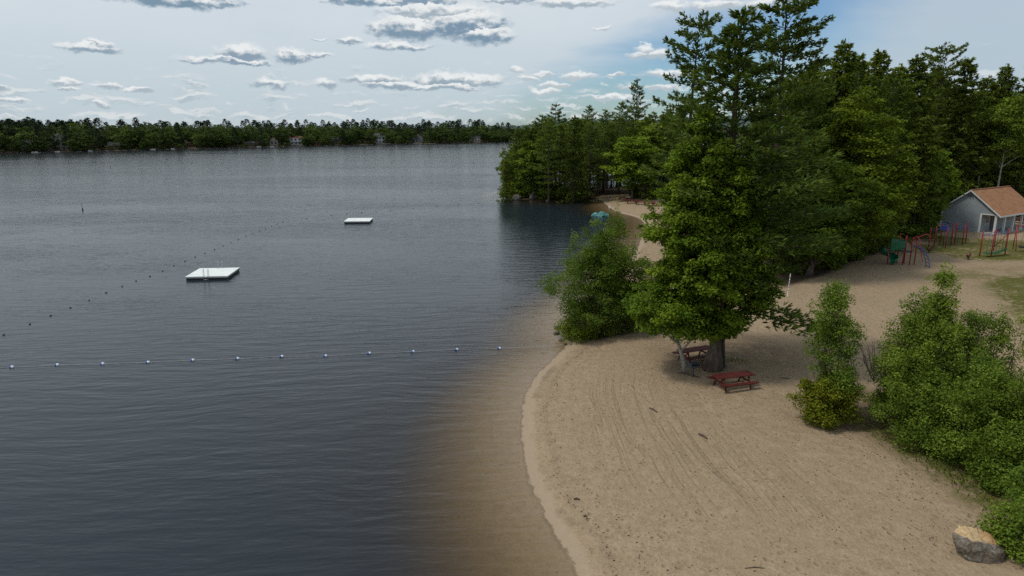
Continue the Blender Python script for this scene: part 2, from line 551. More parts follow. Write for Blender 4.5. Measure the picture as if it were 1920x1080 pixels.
finish(T, b.outputs[0])
ground_o = link('ground', grid_mesh('ground', xs, ys, Z, m, dict(shore=S, grass=gr, forest=fo, litter=li, rake=rk)))
tag(ground_o, kind='structure')

# water sheet
m, T = material('lake_water')
geo = T.n('ShaderNodeNewGeometry').outputs['Position']
depth = T.attr('depth')
r0 = T.mapping(geo, (1, 1, 1), (0, 0, math.radians(-5)))
warp = T.noise(r0, .06, 2).outputs['Color']
rw = T.vm('MULTIPLY_ADD', warp, (0, 4, 0), r0)
w_long = T.noise(T.mapping(rw, (.30, 1.25, 1)), 1.0, 2, .5).outputs[0]
w_mid = T.noise(T.mapping(rw, (1.0, 3.2, 1)), 1.0, 3, .55).outputs[0]
w_fine = T.noise(T.mapping(r0, (3.6, 7.5, 1), (0, 0, .45)), 1.0, 2, .6).outputs[0]
amp = T.ss(T.noise(T.mapping(geo, (.010, .035, 1)), 1.0, 3, .55).outputs[0], .34, .66, .62, 1.22)
calm = T.attr('calm')
amp = T.m('MULTIPLY', amp, calm)
hh = T.m('ADD', T.m('ADD', T.m('MULTIPLY', w_long, .085), T.m('MULTIPLY', w_mid, .030)), T.m('MULTIPLY', w_fine, .010))
nrm = T.bump(T.m('MULTIPLY', hh, amp), 1.0, 1.0)
k = T.m('MULTIPLY', depth, -1.0)
tint = T.n('ShaderNodeCombineColor')
for nm, a in (('Red', .70), ('Green', .98), ('Blue', 2.1)):
    T.put(tint.inputs[nm], T.m('POWER', 2.71828, T.m('MULTIPLY', k, a)))
trans = T.n('ShaderNodeBsdfTransparent'); T.put(trans.inputs[0], tint.outputs[0])
body = T.n('ShaderNodeBsdfDiffuse'); body.inputs[0].default_value = (.017, .025, .034, 1)
op = T.m('SUBTRACT', 1.0, T.m('POWER', 2.71828, T.m('MULTIPLY', k, 1.15)))
mb_ = T.n('ShaderNodeMixShader'); T.put(mb_.inputs[0], op)
T.t.links.new(trans.outputs[0], mb_.inputs[1]); T.t.links.new(body.outputs[0], mb_.inputs[2])
gl = T.n('ShaderNodeBsdfGlossy'); gl.inputs['Roughness'].default_value = .10; T.put(gl.inputs['Normal'], nrm)
fr = T.n('ShaderNodeFresnel'); fr.inputs[0].default_value = 1.33; T.put(fr.inputs['Normal'], nrm)
mw = T.n('ShaderNodeMixShader'); T.put(mw.inputs[0], fr.outputs[0])
T.t.links.new(mb_.outputs[0], mw.inputs[1]); T.t.links.new(gl.outputs[0], mw.inputs[2])
finish(T, mw.outputs[0])
wx = axis([(-900, -420, 60), (-420, -6, 18), (-6, 26, .6), (26, 60, 6), (60, 300, 40)])
wy = axis([(-450, -20, 40), (-20, 16, 3), (16, 60, .6), (60, 130, 1.6), (130, 185, 3), (185, 900, 35)])
WX, WY = np.meshgrid(wx, wy)
WS = sdf(WX.ravel(), WY.ravel()).reshape(WX.shape)
WD = np.maximum(0, -height(WX.ravel(), WY.ravel(), WS.ravel())).reshape(WX.shape)
calm_a = 1 - .55 * sstep(-6, 4, WX) * sstep(95, 120, WY) * (1 - sstep(158, 170, WY))
calm_a = calm_a * (1 - .25 * sstep(-7, -.5, WS) * (1 - sstep(60, 80, WY)))
water_o = link('water', grid_mesh('water', wx, wy, np.zeros_like(WX), m, dict(depth=WD, calm=calm_a)))
tag(water_o, kind='structure')

# distant wooded hill behind the far shore
m, T = material('hazy_hill_woods')
pos = T.n('ShaderNodeNewGeometry').outputs['Position']
c = T.ramp(T.noise(pos, .02, 5, .7).outputs[0], [(.3, (.030, .055, .050)), (.7, (.060, .095, .085))])  # blue of the distant haze is mixed into the woodland colour
b = T.n('ShaderNodeBsdfPrincipled'); T.put(b.inputs['Base Color'], c); b.inputs['Roughness'].default_value = 1
finish(T, b.outputs[0])
hx = np.linspace(-250, 2600, 130); hy = np.linspace(3300, 5200, 40)
HX, HY = np.meshgrid(hx, hy)
ridge = 48 * np.exp(-((HX - 420) / 380) ** 2) + 70 * np.exp(-((HX - 1250) / 500) ** 2) + 60 * np.exp(-((HX - 2100) / 500) ** 2)
HZ = 8 + ridge * np.exp(-((HY - 4100) / 500) ** 2) + RNG.normal(0, 3.0, HX.shape)
hill = link('hill', grid_mesh('hill', hx, hy, HZ, m, {}))
tag(hill, kind='structure')

# ------------------------------------------------------------------ tree generators
def unit(A):
    return A / np.maximum(np.linalg.norm(A, axis=-1, keepdims=True), 1e-9)


def cards(C, Tn, N, ln, wd, fold=.15):
    """folded diamond leaves: C centres, Tn long axis, N rough normal"""
    Tn = unit(Tn); B = unit(np.cross(N, Tn)); Nn = np.cross(Tn, B)
    ln = np.broadcast_to(ln, (len(C),))[:, None] * .5; wd = np.broadcast_to(wd, (len(C),))[:, None] * .5
    up = Nn * wd * fold * 2
    return np.stack([C - Tn * ln, C + B * wd + up, C + Tn * ln, C - B * wd + up], 1).reshape(-1, 3)


def curve_pts(p0, p1, bend, n=5):
    p0, p1 = np.array(p0, float), np.array(p1, float)
    t = np.linspace(0, 1, n)[:, None]
    return p0 * (1 - t) + p1 * t + np.array(bend, float) * (4 * t * (1 - t))


def interp_prof(prof, t):
    P = np.array(prof, float)
    return np.interp(t, P[:, 0], P[:, 1])


def gen_broadleaf(seed, H, R, cb, prof, nclump, lpc, leaf, clump_r, flat=.5, lean=(0, 0), trunk_r=.2, stems=1,
                  limbs=.4, lobes=.2, shell=.45, upbias=.7, limb_n=5, aspect=.62, squash=(1, 1), stem_spread=.5, flare=1.6, tonevar=.16, wpow=2.0, sprays=0, spray_len=.9):
    g = np.random.default_rng(seed)
    tt = np.linspace(0, 1, 200); w = interp_prof(prof, tt); w = w ** wpow + .05 * w.max() ** 2
    t = np.interp(g.random(nclump), np.cumsum(w) / w.sum(), tt)
    a = g.uniform(0, 2 * np.pi, nclump)
    ph = g.uniform(0, 6.28, 4)
    lob = 1 + lobes * (np.sin(2 * a + ph[0] + 3 * t) * .5 + np.sin(5 * a + ph[1] + 9 * t) * .5 + np.sin(13 * t + ph[2] + a) * .5)
    rr = R * interp_prof(prof, t) * lob * (g.random(nclump) ** shell)
    z = cb + (H - cb) * t
    lx, ly = lean
    C = np.stack([np.cos(a) * rr * squash[0] + lx * (z / H) ** 1.3, np.sin(a) * rr * squash[1] + ly * (z / H) ** 1.3, z], 1)
    cr = clump_r * g.uniform(.6, 1.4, nclump) * (.65 + .35 * np.minimum(1, R * interp_prof(prof, t) / (R * .5)))
    ct = g.normal(0, tonevar, nclump)
    if sprays:
        pick = g.choice(np.argsort(-(z + .5 * rr * (rr > .5 * R)))[: max(6, nclump // 2)], sprays)
        for i in pick:
            L = spray_len * g.uniform(.5, 1.3); k = max(3, int(L / .13))
            dr = unit(np.array([[C[i, 0] * .35 / max(R, .1) + g.normal(0, .2), C[i, 1] * .35 / max(R, .1) + g.normal(0, .2), 1.0]]))[0]
            s_ = np.linspace(.1, 1, k)[:, None]
            C = np.vstack([C, C[i] + np.array([0, 0, .4 * cr[i] * flat]) + dr * L * s_]); cr = np.concatenate([cr, np.linspace(.22, .07, k)]); ct = np.concatenate([ct, np.full(k, .16 + g.normal(0, .08))])
            rr = np.concatenate([rr, np.full(k, rr[i])])
    nbase = nclump; nclump = len(C)
    lam = lpc * (cr / clump_r) ** 1.6
    if sprays: lam[nbase:] = np.maximum(5, lpc * .05)
    # leaves
    idx = np.repeat(np.arange(nclump), g.poisson(lam) + 2)
    n = len(idx)
    d = unit(g.normal(size=(n, 3)))
    flip = (d[:, 2] < 0) & (g.random(n) < .55); d[flip, 2] *= -1
    rad = cr[idx] * g.random(n) ** .38
    P = C[idx] + d * rad[:, None] * np.array([1, 1, flat])
    P += g.normal(0, .12 * clump_r, (n, 3))
    N = unit(d * .45 + np.array([0, 0, upbias]) + g.normal(0, .5, (n, 3)))
    Tn = np.cross(N, g.normal(size=(n, 3)))
    s = leaf * g.uniform(.65, 1.35, n)
    keep = P[:, 2] > .04
    P, N, Tn, s, idx = P[keep], N[keep], Tn[keep], s[keep], idx[keep]
    V = cards(P, Tn, N, s, s * aspect)
    tone = np.clip(.5 + ct[idx] + g.normal(0, .13, len(idx)), 0, 1)
    # wood
    mb = MB()
    tops = []
    for k in range(stems):
        ang = g.uniform(0, 6.28); off = stem_spread * (stems > 1)
        tx, ty = lx * .8 + off * R * .7 * math.cos(ang), ly * .8 + off * R * .7 * math.sin(ang)
        b0 = np.array([.25 * off * math.cos(ang), .25 * off * math.sin(ang), -.25])
        zt = H * (.86 if stems == 1 else g.uniform(.6, .85))
        pts = curve_pts(b0, (tx, ty, zt), (g.normal(0, .03) * H - .12 * lx, g.normal(0, .03) * H - .12 * ly, 0), 9)
        r = trunk_r * np.linspace(1, .12, 9) ** 1.1; r[0] *= flare
        mb.tube(pts, r, 9 if stems == 1 else 6); tops.append((pts, r))
    order = g.permutation(nbase)[: int(limbs * nbase)]
    for i in order:
        pts, r = tops[g.integers(len(tops))]
        zz = min(max(C[i, 2] - rr[i] * g.uniform(.35, .9) - .2, .45 * cb + .3), pts[-1, 2] * .97)
        q = np.array([np.interp(zz, pts[:, 2], pts[:, j]) for j in range(3)])
        rad0 = np.interp(zz, pts[:, 2], r)
        cp = curve_pts(q, C[i], (0, 0, g.uniform(-.04, .08) * np.linalg.norm(C[i] - q)), limb_n)
        mb.tube(cp, np.linspace(min(rad0 * .5, .03 + .02 * np.linalg.norm(C[i] - q)), .008, limb_n), 4, cap=False)
    return mb, V, tone


def gen_conifer(seed, H, cb, R, prof, step=.55, nper=(4, 6), s0=.3, tuft=.45, wid=.16, dens=9, rise=(-.1, .45), tip=.18, plume=.24,
                droop=.0, gap=.0, lean=(0, 0), trunk_r=.22, per=3, dead=0, upn=1.0, extra=None, limb_r=.035, tonevar=.15, wob=.0, jit=.5):
    g = np.random.default_rng(seed)
    mb = MB()
    lx, ly = lean
    wx_, wy_ = g.normal(0, wob, 2)
    axis_ = lambda z: np.array([lx * (z / H) ** 1.2 + wx_ * math.sin(z / H * 3), ly * (z / H) ** 1.2 + wy_ * math.sin(z / H * 3), z])
    zz = np.linspace(-.3, H * .985, 12)
    r = trunk_r * (1 - np.clip(zz / H, 0, 1)) ** .8 + .015; r[0] *= 1.35
    mb.tube([axis_(max(q, 0)) + np.array([0, 0, min(q, 0)]) for q in zz], r, 8)
    limbs = []
    z = cb
    while z < H * .985:
        t = (z - cb) / (H - cb)
        a0 = g.uniform(0, 6.28); k = g.integers(nper[0], nper[1] + 1)
        for i in range(k):
            if g.random() < gap: continue
            L = R * interp_prof(prof, t) * g.uniform(.6, 1.15)
            if L < .15: continue
            limbs.append((z + g.normal(0, .12), a0 + i * 6.283 / k + g.normal(0, .25), L, rise[0] + (rise[1] - rise[0]) * t + g.normal(0, .07), 1.0))
        z += step * g.uniform(.75, 1.3) * (1.15 - .5 * t)
    for e in (extra or []): limbs.append((*e, 1.3))
    allC, allT, allN, allt = [], [], [], []
    for (z, a, L, rs, dm) in limbs:
        D = np.array([math.cos(a), math.sin(a), 0.]); Sd = np.array([-D[1], D[0], 0.]); o = axis_(z)
        tp = tip * g.uniform(.4, 1.4)
        mb.tube([o + D * L * s + np.array([0, 0, L * (rs * s + tp * s * s)]) for s in (0, .35, .7, .97)],
                [limb_r * (.4 + .25 * L), limb_r * (.3 + .15 * L), limb_r * (.2 + .08 * L), .006], 4, cap=False)
        n = int(dens * L * dm * g.uniform(.8, 1.2)) + 3
        s = s0 + (1 - s0) * g.random(n) ** .8
        hw = plume * L * (np.sin(np.pi * np.clip((s - s0) / (1 - s0), 0, 1) ** .75) * .8 + .22)
        lat = g.uniform(-1, 1, n) * hw
        P = o + D * (L * s - .25 * np.abs(lat))[:, None] + Sd * lat[:, None]
        P[:, 2] += L * (rs * s + tp * s * s) - droop * np.abs(lat) + g.normal(0, .025 * L + .04, n)
        P = np.repeat(P, per, 0)
        m_ = len(P)
        Td = D + Sd * np.sign(np.repeat(lat, per))[:, None] * .7 + np.array([0, 0, .30 - droop]) + g.normal(0, jit, (m_, 3))
        allC.append(P + unit(Td) * tuft * .35); allT.append(Td)
        allN.append(np.array([0, 0, upn]) + g.normal(0, .45, (m_, 3)))
        allt.append(np.full(m_, g.normal(0, tonevar)))
    top = axis_(H * .97)
    n = 10 * per
    allC.append(top + g.normal(0, .12, (n, 3)) * np.array([1, 1, 2.5])); allT.append(g.normal(0, .5, (n, 3)) + np.array([0, 0, 1.2])); allN.append(g.normal(size=(n, 3))); allt.append(np.zeros(n))
    C = np.concatenate(allC); Tn = np.concatenate(allT); N = np.concatenate(allN); tn = np.concatenate(allt)
    g2 = g.uniform(.65, 1.3, len(C))
    ok = C[:, 2] > .1
    V = cards(C[ok], Tn[ok], N[ok], tuft * g2[ok], wid * g2[ok], .1)
    tone = np.clip(.5 + tn[ok] + g.normal(0, .13, ok.sum()), 0, 1)
    return mb, V, tone


def tree(name, gen, crown_mat, bark, loc, rz=0, label=None, cat='tree', group=None, scale=None):
    mb, V, tone = gen
    root = empty(name, loc, rz, label, cat, group, scale)
    mb.build('trunk', bark, root, smooth=True)
    link('crown', quad_mesh('crown', V, crown_mat, tone), root)
    return root


P_ROUND = [(0, .35), (.12, .75), (.35, 1), (.6, .95), (.82, .65), (.95, .32), (1, .08)]
P_PINE = [(0, .75), (.15, 1), (.4, .92), (.65, .7), (.85, .45), (1, .08)]
P_HEM = [(0, .95), (.1, 1), (.4, .85), (.7, .58), (.9, .27), (1, .06)]

# ---- trees standing on the beach in the foreground
bx = at(1336, 692)
tree('maple_tree', gen_broadleaf(21, 15.0, 2.9, 2.2,
     [(0, .45), (.08, .74), (.2, .95), (.42, 1.0), (.62, .88), (.8, .62), (.93, .34), (1, .08)],
     690, 165, .19, .56, .44, sprays=26, spray_len=.8, lean=(-1.35, .1), trunk_r=.40, limbs=.33, lobes=.26, shell=.36, upbias=1.0, flare=1.75, tonevar=.15),
     M['maple'], M['bark'], bx, 0, 'tall bright green maple with tiered leaf clumps rising behind the near red picnic table')
px_ = at(1359, 688)
ex = []
for zz_, az_, L_, rs_ in ((4.6, -.42, 6.6, -.30), (4.2, -.58, 5.8, -.33), (5.8, -.9, 3.6, -.10), (7.0, -.3, 6.0, .0), (7.6, -.75, 6.4, -.02),
                         (8.4, -.1, 6.4, .0), (9.2, -.5, 6.2, .03), (10.0, .25, 6.2, .05), (10.6, -1.0, 6.0, .05), (11.4, -.35, 5.6, .1), (12.3, -.8, 5.0, .12), (7.0, .3, 6.0, 0)):
    ex.append((zz_, az_, L_, rs_))
tree('pine_tree', gen_conifer(33, 20.4, 5.0, 5.3, [(0, .55), (.12, .95), (.35, 1), (.55, .66), (.75, .40), (.9, .22), (1, .06)], .55, (4, 6), .25, .50, .11, 14,
     (-.14, .45), .14, .26, .0, .06, (.15, .5), .40, 4, extra=ex, jit=.38), M['pine'], M['barkdark'], px_ + np.array([-.42, .25, 0]), 0,
     'dark pine growing out of the maple crown, its low boughs drooping right over the sand')
b3 = at(1285, 697)
tree('leaning_tree', gen_broadleaf(45, 5.5, 2.3, 2.3, P_ROUND, 110, 95, .18, .55, .5, lean=(-2.6, -.2), trunk_r=.16, limbs=.3, lobes=.3, shell=.5, upbias=.8, flare=1.3),
     M['maple'], M['barkpale'], b3, 0, 'small leaning tree with pale bark beside the pedestal grill')

# ---- shore thicket at the near bay
b4 = at(1118, 634)
tree('alder_shrub', gen_broadleaf(51, 8.1, 3.15, 1.3, [(0, .8), (.15, 1), (.45, .96), (.65, .74), (.85, .42), (1, .12)], 360, 140, .12, .58, .65, sprays=30, spray_len=.8, lean=(-.2, .3), trunk_r=.09, stems=6,
     limbs=.25, lobes=.34, shell=.5, upbias=.65, squash=(1.12, .8), stem_spread=.75), M['alder'], M['bark'], b4 + np.array([.35, .8, 0]), 0,
     'wide many-stemmed alder leaning over the water at the bend of the beach', 'shrub')
b4b = at_y(1152, 418, b4[1] + 2.2)
tree('alder_shrub', gen_broadleaf(52, 8.7, 1.3, 2.2, [(0, .8), (.4, 1), (.7, .7), (1, .15)], 100, 130, .11, .50, .8, sprays=26, spray_len=1.1, trunk_r=.08, stems=3, limbs=.25, stem_spread=.5), M['alder'], M['bark'],
     (b4b[0], b4[1] + 2.2, hz(b4b[0], b4[1] + 2.2)), 0, 'slender pointed alder top standing behind the wide shore alder', 'shrub')
b4c = at(1195, 622)
tree('alder_shrub', gen_broadleaf(53, 4.2, 1.8, .5, P_ROUND, 110, 95, .14, .55, .7, lean=(.2, 0), trunk_r=.07, stems=4, limbs=.25, stem_spread=.7), M['broad'], M['bark'],
     b4c + np.array([0, 1.2, 0]), 0, 'lower dark alder filling the gap between the shore alder and the maple', 'shrub')
b4d = at(1082, 640)
tree('low_shrub', gen_broadleaf(54, 1.75, 1.5, .05, [(0, 1), (.5, .95), (.85, .6), (1, .2)], 90, 90, .11, .42, .8, trunk_r=.03, stems=5, limbs=.1, squash=(1.05, .8)), M['broad'], M['bark'],
     b4d + np.array([.15, .7, 0]), 0, 'low dense shrub at the foot of the shore alder beside dark rocks', 'shrub')
b4e = at(1150, 628)
tree('low_shrub', gen_broadleaf(55, 1.1, 1.6, .03, [(0, 1), (.5, .9), (1, .2)], 70, 70, .11, .4, .8, trunk_r=.03, stems=4, limbs=.1, squash=(1.2, .7)), M['hemlock'], M['bark'],
     b4e + np.array([.2, 1.0, 0]), 0, 'dark low shrub in the shade under the shore alder', 'shrub')

# ---- young trees and bushes on the right
b5 = at(1562, 800)
tree('young_alder', gen_broadleaf(61, 6.7, .98, .5, [(0, .8), (.2, 1), (.45, .95), (.7, .95), (.88, .75), (1, .35)], 150, 130, .10, .42, .85, sprays=16, spray_len=.55, lean=(-.25, .2), trunk_r=.09, stems=3,
     limbs=.3, lobes=.4, shell=.55, upbias=.55, stem_spread=.4), M['alder'], M['bark'], b5 + np.array([.15, .6, 0]), 0,
     'narrow upright young alder standing alone between the maple and the big thicket', 'shrub')
b5b = at(1550, 795)
tree('yellow_green_shrub', gen_broadleaf(62, 2.7, 1.15, .1, [(0, .75), (.3, 1), (.7, .85), (1, .3)], 100, 120, .12, .4, .7, trunk_r=.04, stems=4, limbs=.15, lobes=.3), M['yellow'], M['bark'],
     b5b + np.array([-.1, .1, 0]), 0, 'yellow-green shrub at the foot of the narrow young alder', 'shrub')
TH = [  # px, py of the top, distance Y, radius, sparse, label
    (1722, 665, 30.6, .75, 1.0, 'M', 'small bush at the left end of the big thicket'),
    (1734, 545, 31.0, 1.7, 1.0, 'A', 'broad light green alder on the left of the big thicket'),
    (1778, 492, 30.0, 1.0, .9, 'S', 'thin spire-topped sapling rising above the big thicket'),
    (1778, 572, 29.6, 2.1, 1.1, 'A', 'rounded alder below the spire-topped sapling'),
    (1842, 575, 30.6, 1.9, .8, 'A', 'slim alder just right of the spire-topped sapling'),
    (1905, 590, 30.0, 1.9, .45, 'M', 'open twiggy alder with sand showing through at the right edge'),
    (1752, 690, 28.6, 1.5, 1.1, 'A', 'front left alder of the thicket, leaves down to the sand'),
    (1846, 680, 27.0, 1.8, 1.15, 'A', 'leafy alder in the middle front of the thicket'),
    (1925, 700, 26.0, 2.0, 1.1, 'M', 'dense alder at the right edge in front of the twiggy one'),
    (1896, 800, 24.8, 1.3, 1.1, 'A', 'low front bush of the thicket above the boulder'),
    (1965, 880, 22.6, 1.35, 1.1, 'A', 'bush at the right edge behind the boulder'),
]
for i, (px, py, Y, R, den, kd, lab) in enumerate(TH):
    p = at_y(px, py, Y); z0 = hz(p[0], Y); H = p[2] - z0
    prof = [(0, .9), (.2, 1), (.5, .95), (.75, .7), (.92, .4), (1, .12)]
    if kd == 'S': prof = [(0, .9), (.3, 1), (.55, .8), (.66, .46), (.8, .36), (.92, .26), (1, .12)]
    nc = int(34 * R * H * .5 * (1 if den > .5 else .55) * (1.6 if kd == 'S' else 1))
    tree('thicket_alder', gen_broadleaf(70 + i, H, R, .25, prof, nc, 135 * den, .10, .42, .85, sprays=int(18 * min(1, den)), spray_len=.7, wpow=1.0 if kd == 'S' else 2.0, lean=(0, .2), trunk_r=.07, stems=4, limbs=.3, lobes=.32, shell=.48,
         upbias=.6, stem_spread=.6), M['alder'] if kd == 'S' else (M['alder'] if kd != 'M' else M['broad']), M['bark'], (p[0], Y, z0), 0, lab, 'shrub', 'alder thicket on the right')
p = at(1903, 1052)
tree('low_shrub', gen_broadleaf(90, 1.75, 1.0, .05, [(0, .9), (.5, 1), (1, .3)], 80, 105, .10, .36, .8, trunk_r=.03, stems=4, limbs=.1), M['alder'], M['bark'], p + np.array([.55, .55, 0]), 0,
     'low green bush touching the right side of the boulder', 'shrub')

# bare twigs between the young alder and the thicket
g = np.random.default_rng(404)
p = at(1640, 715)
r = empty('bare_shrub', p, 0, 'leafless twiggy shrub in the gap between the narrow alder and the thicket', 'shrub')
for k in range(9):
    mb = MB(); a = g.uniform(2.0, 4.4); tilt = g.uniform(.25, .75); L = g.uniform(1.6, 2.8)
    d = np.array([math.cos(a) * tilt, math.sin(a) * tilt * .6, 1.0]); d /= np.linalg.norm(d)
    mb.tube(curve_pts((0, 0, -.1), d * L, (0, 0, -.1), 5), np.linspace(.022, .006, 5), 5)
    for q in range(7):
        f0 = g.uniform(.35, .95); e = d + g.normal(0, .55, 3); e[2] = abs(e[2]); e /= np.linalg.norm(e)
        mb.tube([d * L * f0 + np.array([0, 0, -.1 * 4 * f0 * (1 - f0)]), d * L * f0 + e * g.uniform(.3, .7)], [.010, .004], 4)
    mb.build('stem', M['bark'], r)
# weeds and grass tufts at the foot of the bushes
C = []
for (x0, y0, x1, y1, w, n) in ((16.4, 33.0, 17.4, 29.5, 1.0, 260), (17.5, 29.5, 18.1, 26.0, .9, 380), (18.1, 26.0, 18.7, 22.0, .9, 420), (15.0, 32.4, 17.2, 31.2, .5, 260), (4.2, 46.4, 9.5, 48.0, .5, 350),
                              (12.2, 40.6, 14.4, 40.2, .5, 160), (17.5, 34.5, 20.5, 32.5, .9, 350)):
    t = g.random(n); cl = np.floor(t * 26) / 26 + g.normal(0, .012, n)
    C.append(np.stack([x0 + (x1 - x0) * cl + g.normal(0, w * .45, n), y0 + (y1 - y0) * cl + g.normal(0, w * .5, n)], 1))
C = np.concatenate(C); zc = height(C[:, 0], C[:, 1]); n = len(C)
h_ = g.uniform(.05, .22, n)
V = cards(np.column_stack([C, zc + h_ * .45]), np.column_stack([g.normal(0, .5, n), g.normal(0, .5, n), np.ones(n)]), g.normal(size=(n, 3)), h_, h_ * .32)
o = link('ground_weeds', quad_mesh('ground_weeds', V, M['hemlock'], np.clip(g.normal(.4, .25, n), 0, 1)))
tag(o, 'short weeds and grass growing at the foot of the bushes', kind='stuff')

# ------------------------------------------------------------------ the wood behind the beach
sil = np.full(2400, 1080.0)          # how high nearer trees already reach, by picture column
PLACED = []


def sky_limit(px):
    return np.interp(px, [930, 945, 975, 1000, 1030, 1060, 1150, 1200, 1250, 1290, 1330, 1400, 1480, 1560, 1600, 1660, 1720, 1790, 1820, 1870, 1900, 1960, 2200],
                     [330, 290, 245, 222, 212, 215, 215, 205, 195, 185, 165, 120, 125, 120, 95, 110, 115, 140, 125, 150, 135, 130, 120])


def cover(px, py, wpx, hpx):
    lo, hi = int(max(0, px - wpx)), int(min(2399, px + wpx))
    if hi <= lo: return
    q = np.arange(lo, hi)
    sil[lo:hi] = np.minimum(sil[lo:hi], py + np.abs(q - px) / wpx * hpx * .55)


def proto(name, gen, crown, bark, H, R):
    mb, V, tone = gen
    r = bpy.data.objects.new(name, None); r.empty_display_size = .3
    t = bpy.data.objects.new('trunk', mb.mesh('trunk', bark, True)); c = bpy.data.objects.new('crown', quad_mesh('crown', V, crown, tone))
    return dict(name=name, t=t.data, c=c.data, H=H, R=R)


PINE_N = [proto('pine_tree', gen_conifer(101, 24, 5, 4.6, [(0, .6), (.2, 1), (.5, 1), (.75, .92), (.9, .66), (1, .1)], 1.3, (5, 7), .22, .55, .15, 15, (-.06, .24), .12, .30, 0, .14, (.3, 0), .36, 4, wob=.3, jit=.36),
                M['pine'], M['barkdark'], 24, 4.6),
          proto('pine_tree', gen_conifer(102, 24, 6, 4.4, [(0, .6), (.25, 1), (.6, .97), (.82, .85), (.93, .66), (1, .12)], 1.35, (5, 7), .22, .55, .15, 15, (-.05, .28), .14, .30, 0, .15, (-.4, .2), .36, 4, wob=.3, jit=.36),
                M['pine'], M['barkdark'], 24, 4.4)]
PINE_M = [proto('pine_tree', gen_conifer(103 + i, 20, 3.5 + 1.5 * i, 4.2, [(0, .6), (.2, 1), (.5, .88), (.72, .66), (.9, .34), (1, .06)], 1.0, (4, 6), .2, .6, .12, 9, (-.12, .34), .13, .28, 0, .12, (.2 * i, 0), .26, 4, wob=.25, jit=.38),
                M['pine'], M['barkdark'], 20, 3.9) for i in range(3)]
HEM_N = [proto('hemlock_tree', gen_conifer(111 + i, 22, 1.0, 4.9, P_HEM, .6, (5, 6), .12, .55, .2, 9, (-.30, .12), .06, .26, .25, .02, (0, 0), .3, 3),
               M['hemlock'], M['barkdark'], 22, 4.3) for i in range(2)]
HEM_M = [proto('hemlock_tree', gen_conifer(115 + i, 20, 1.2, 4.2, P_HEM, .75, (4, 6), .12, .72, .25, 5.2, (-.28, .12), .05, .28, .25, .03, (0, 0), .26, 3),
               M['hemlock'], M['barkdark'], 20, 3.7) for i in range(2)]
BRD_N = [proto('broadleaf_tree', gen_broadleaf(121, 20, 5.0, 2.0, [(0, .5), (.12, .85), (.35, 1), (.6, .85), (.8, .55), (1, .1)], 420, 70, .34, 1.0, .36, trunk_r=.3, limbs=.3, lobes=.3, shell=.36, upbias=1.0),
               M['lime'], M['bark'], 20, 5.0),
         proto('broadleaf_tree', gen_broadleaf(122, 15, 4.2, 2.2, P_ROUND, 300, 70, .32, .9, .42, trunk_r=.25, limbs=.3, lobes=.3, shell=.38, upbias=.9), M['broad'], M['bark'], 15, 4.2)]
BRD_M = [proto('broadleaf_tree', gen_broadleaf(123 + i, 14, 3.9, 2.6, P_ROUND, 170, 42, .5, .95, .5, trunk_r=.22, limbs=.25, lobes=.32, shell=.4, upbias=.9),
               (M['broad'], M['lime'], M['maple'])[i], M['bark'], 14, 3.9) for i in range(3)]
BIRCH = proto('birch_tree', gen_broadleaf(131, 18, 2.9, 8.5, P_ROUND, 130, 60, .32, .8, .6, lean=(.5, 0), trunk_r=.17, limbs=.4, lobes=.35, shell=.5), M['alder'], M['barkpale'], 18, 2.9)
SHRUB = [proto('understory_shrub', gen_broadleaf(135 + i, 2.6, 1.7, .1, [(0, .9), (.5, 1), (.85, .6), (1, .2)], 60, 45, .3, .55, .7, trunk_r=.05, stems=4, limbs=.15), (M['broad'], M['lime'])[i], M['bark'], 2.6, 1.7) for i in range(2)]


def plant(pr, x, y, H, wide=1.0, label=None, group=None, cat='tree', z=None):
    z0 = hz(x, y) if z is None else z
    k = H / pr['H']
    r = empty(pr['name'], (x, y, z0 - .05), float(RNG.uniform(0, 6.28)), label, cat, group, (k * wide, k * wide, k))
    link('trunk', pr['t'], r); link('crown', pr['c'], r)
    PLACED.append((x, y))
    X, Y_ = project(x, y, z0 + H); X2, Y2 = project(x, y, z0)
    cover(X, Y_, pr['R'] * k * wide * F / max(10, y) * .9, Y2 - Y_)
    return r


for q in ((at(1336, 692), 15.2, 4), (px_, 20.2, 4.6)):
    X, Y_ = project(q[0][0], q[0][1], q[1]); cover(X, Y_, q[2] * F / q[0][1], 300)

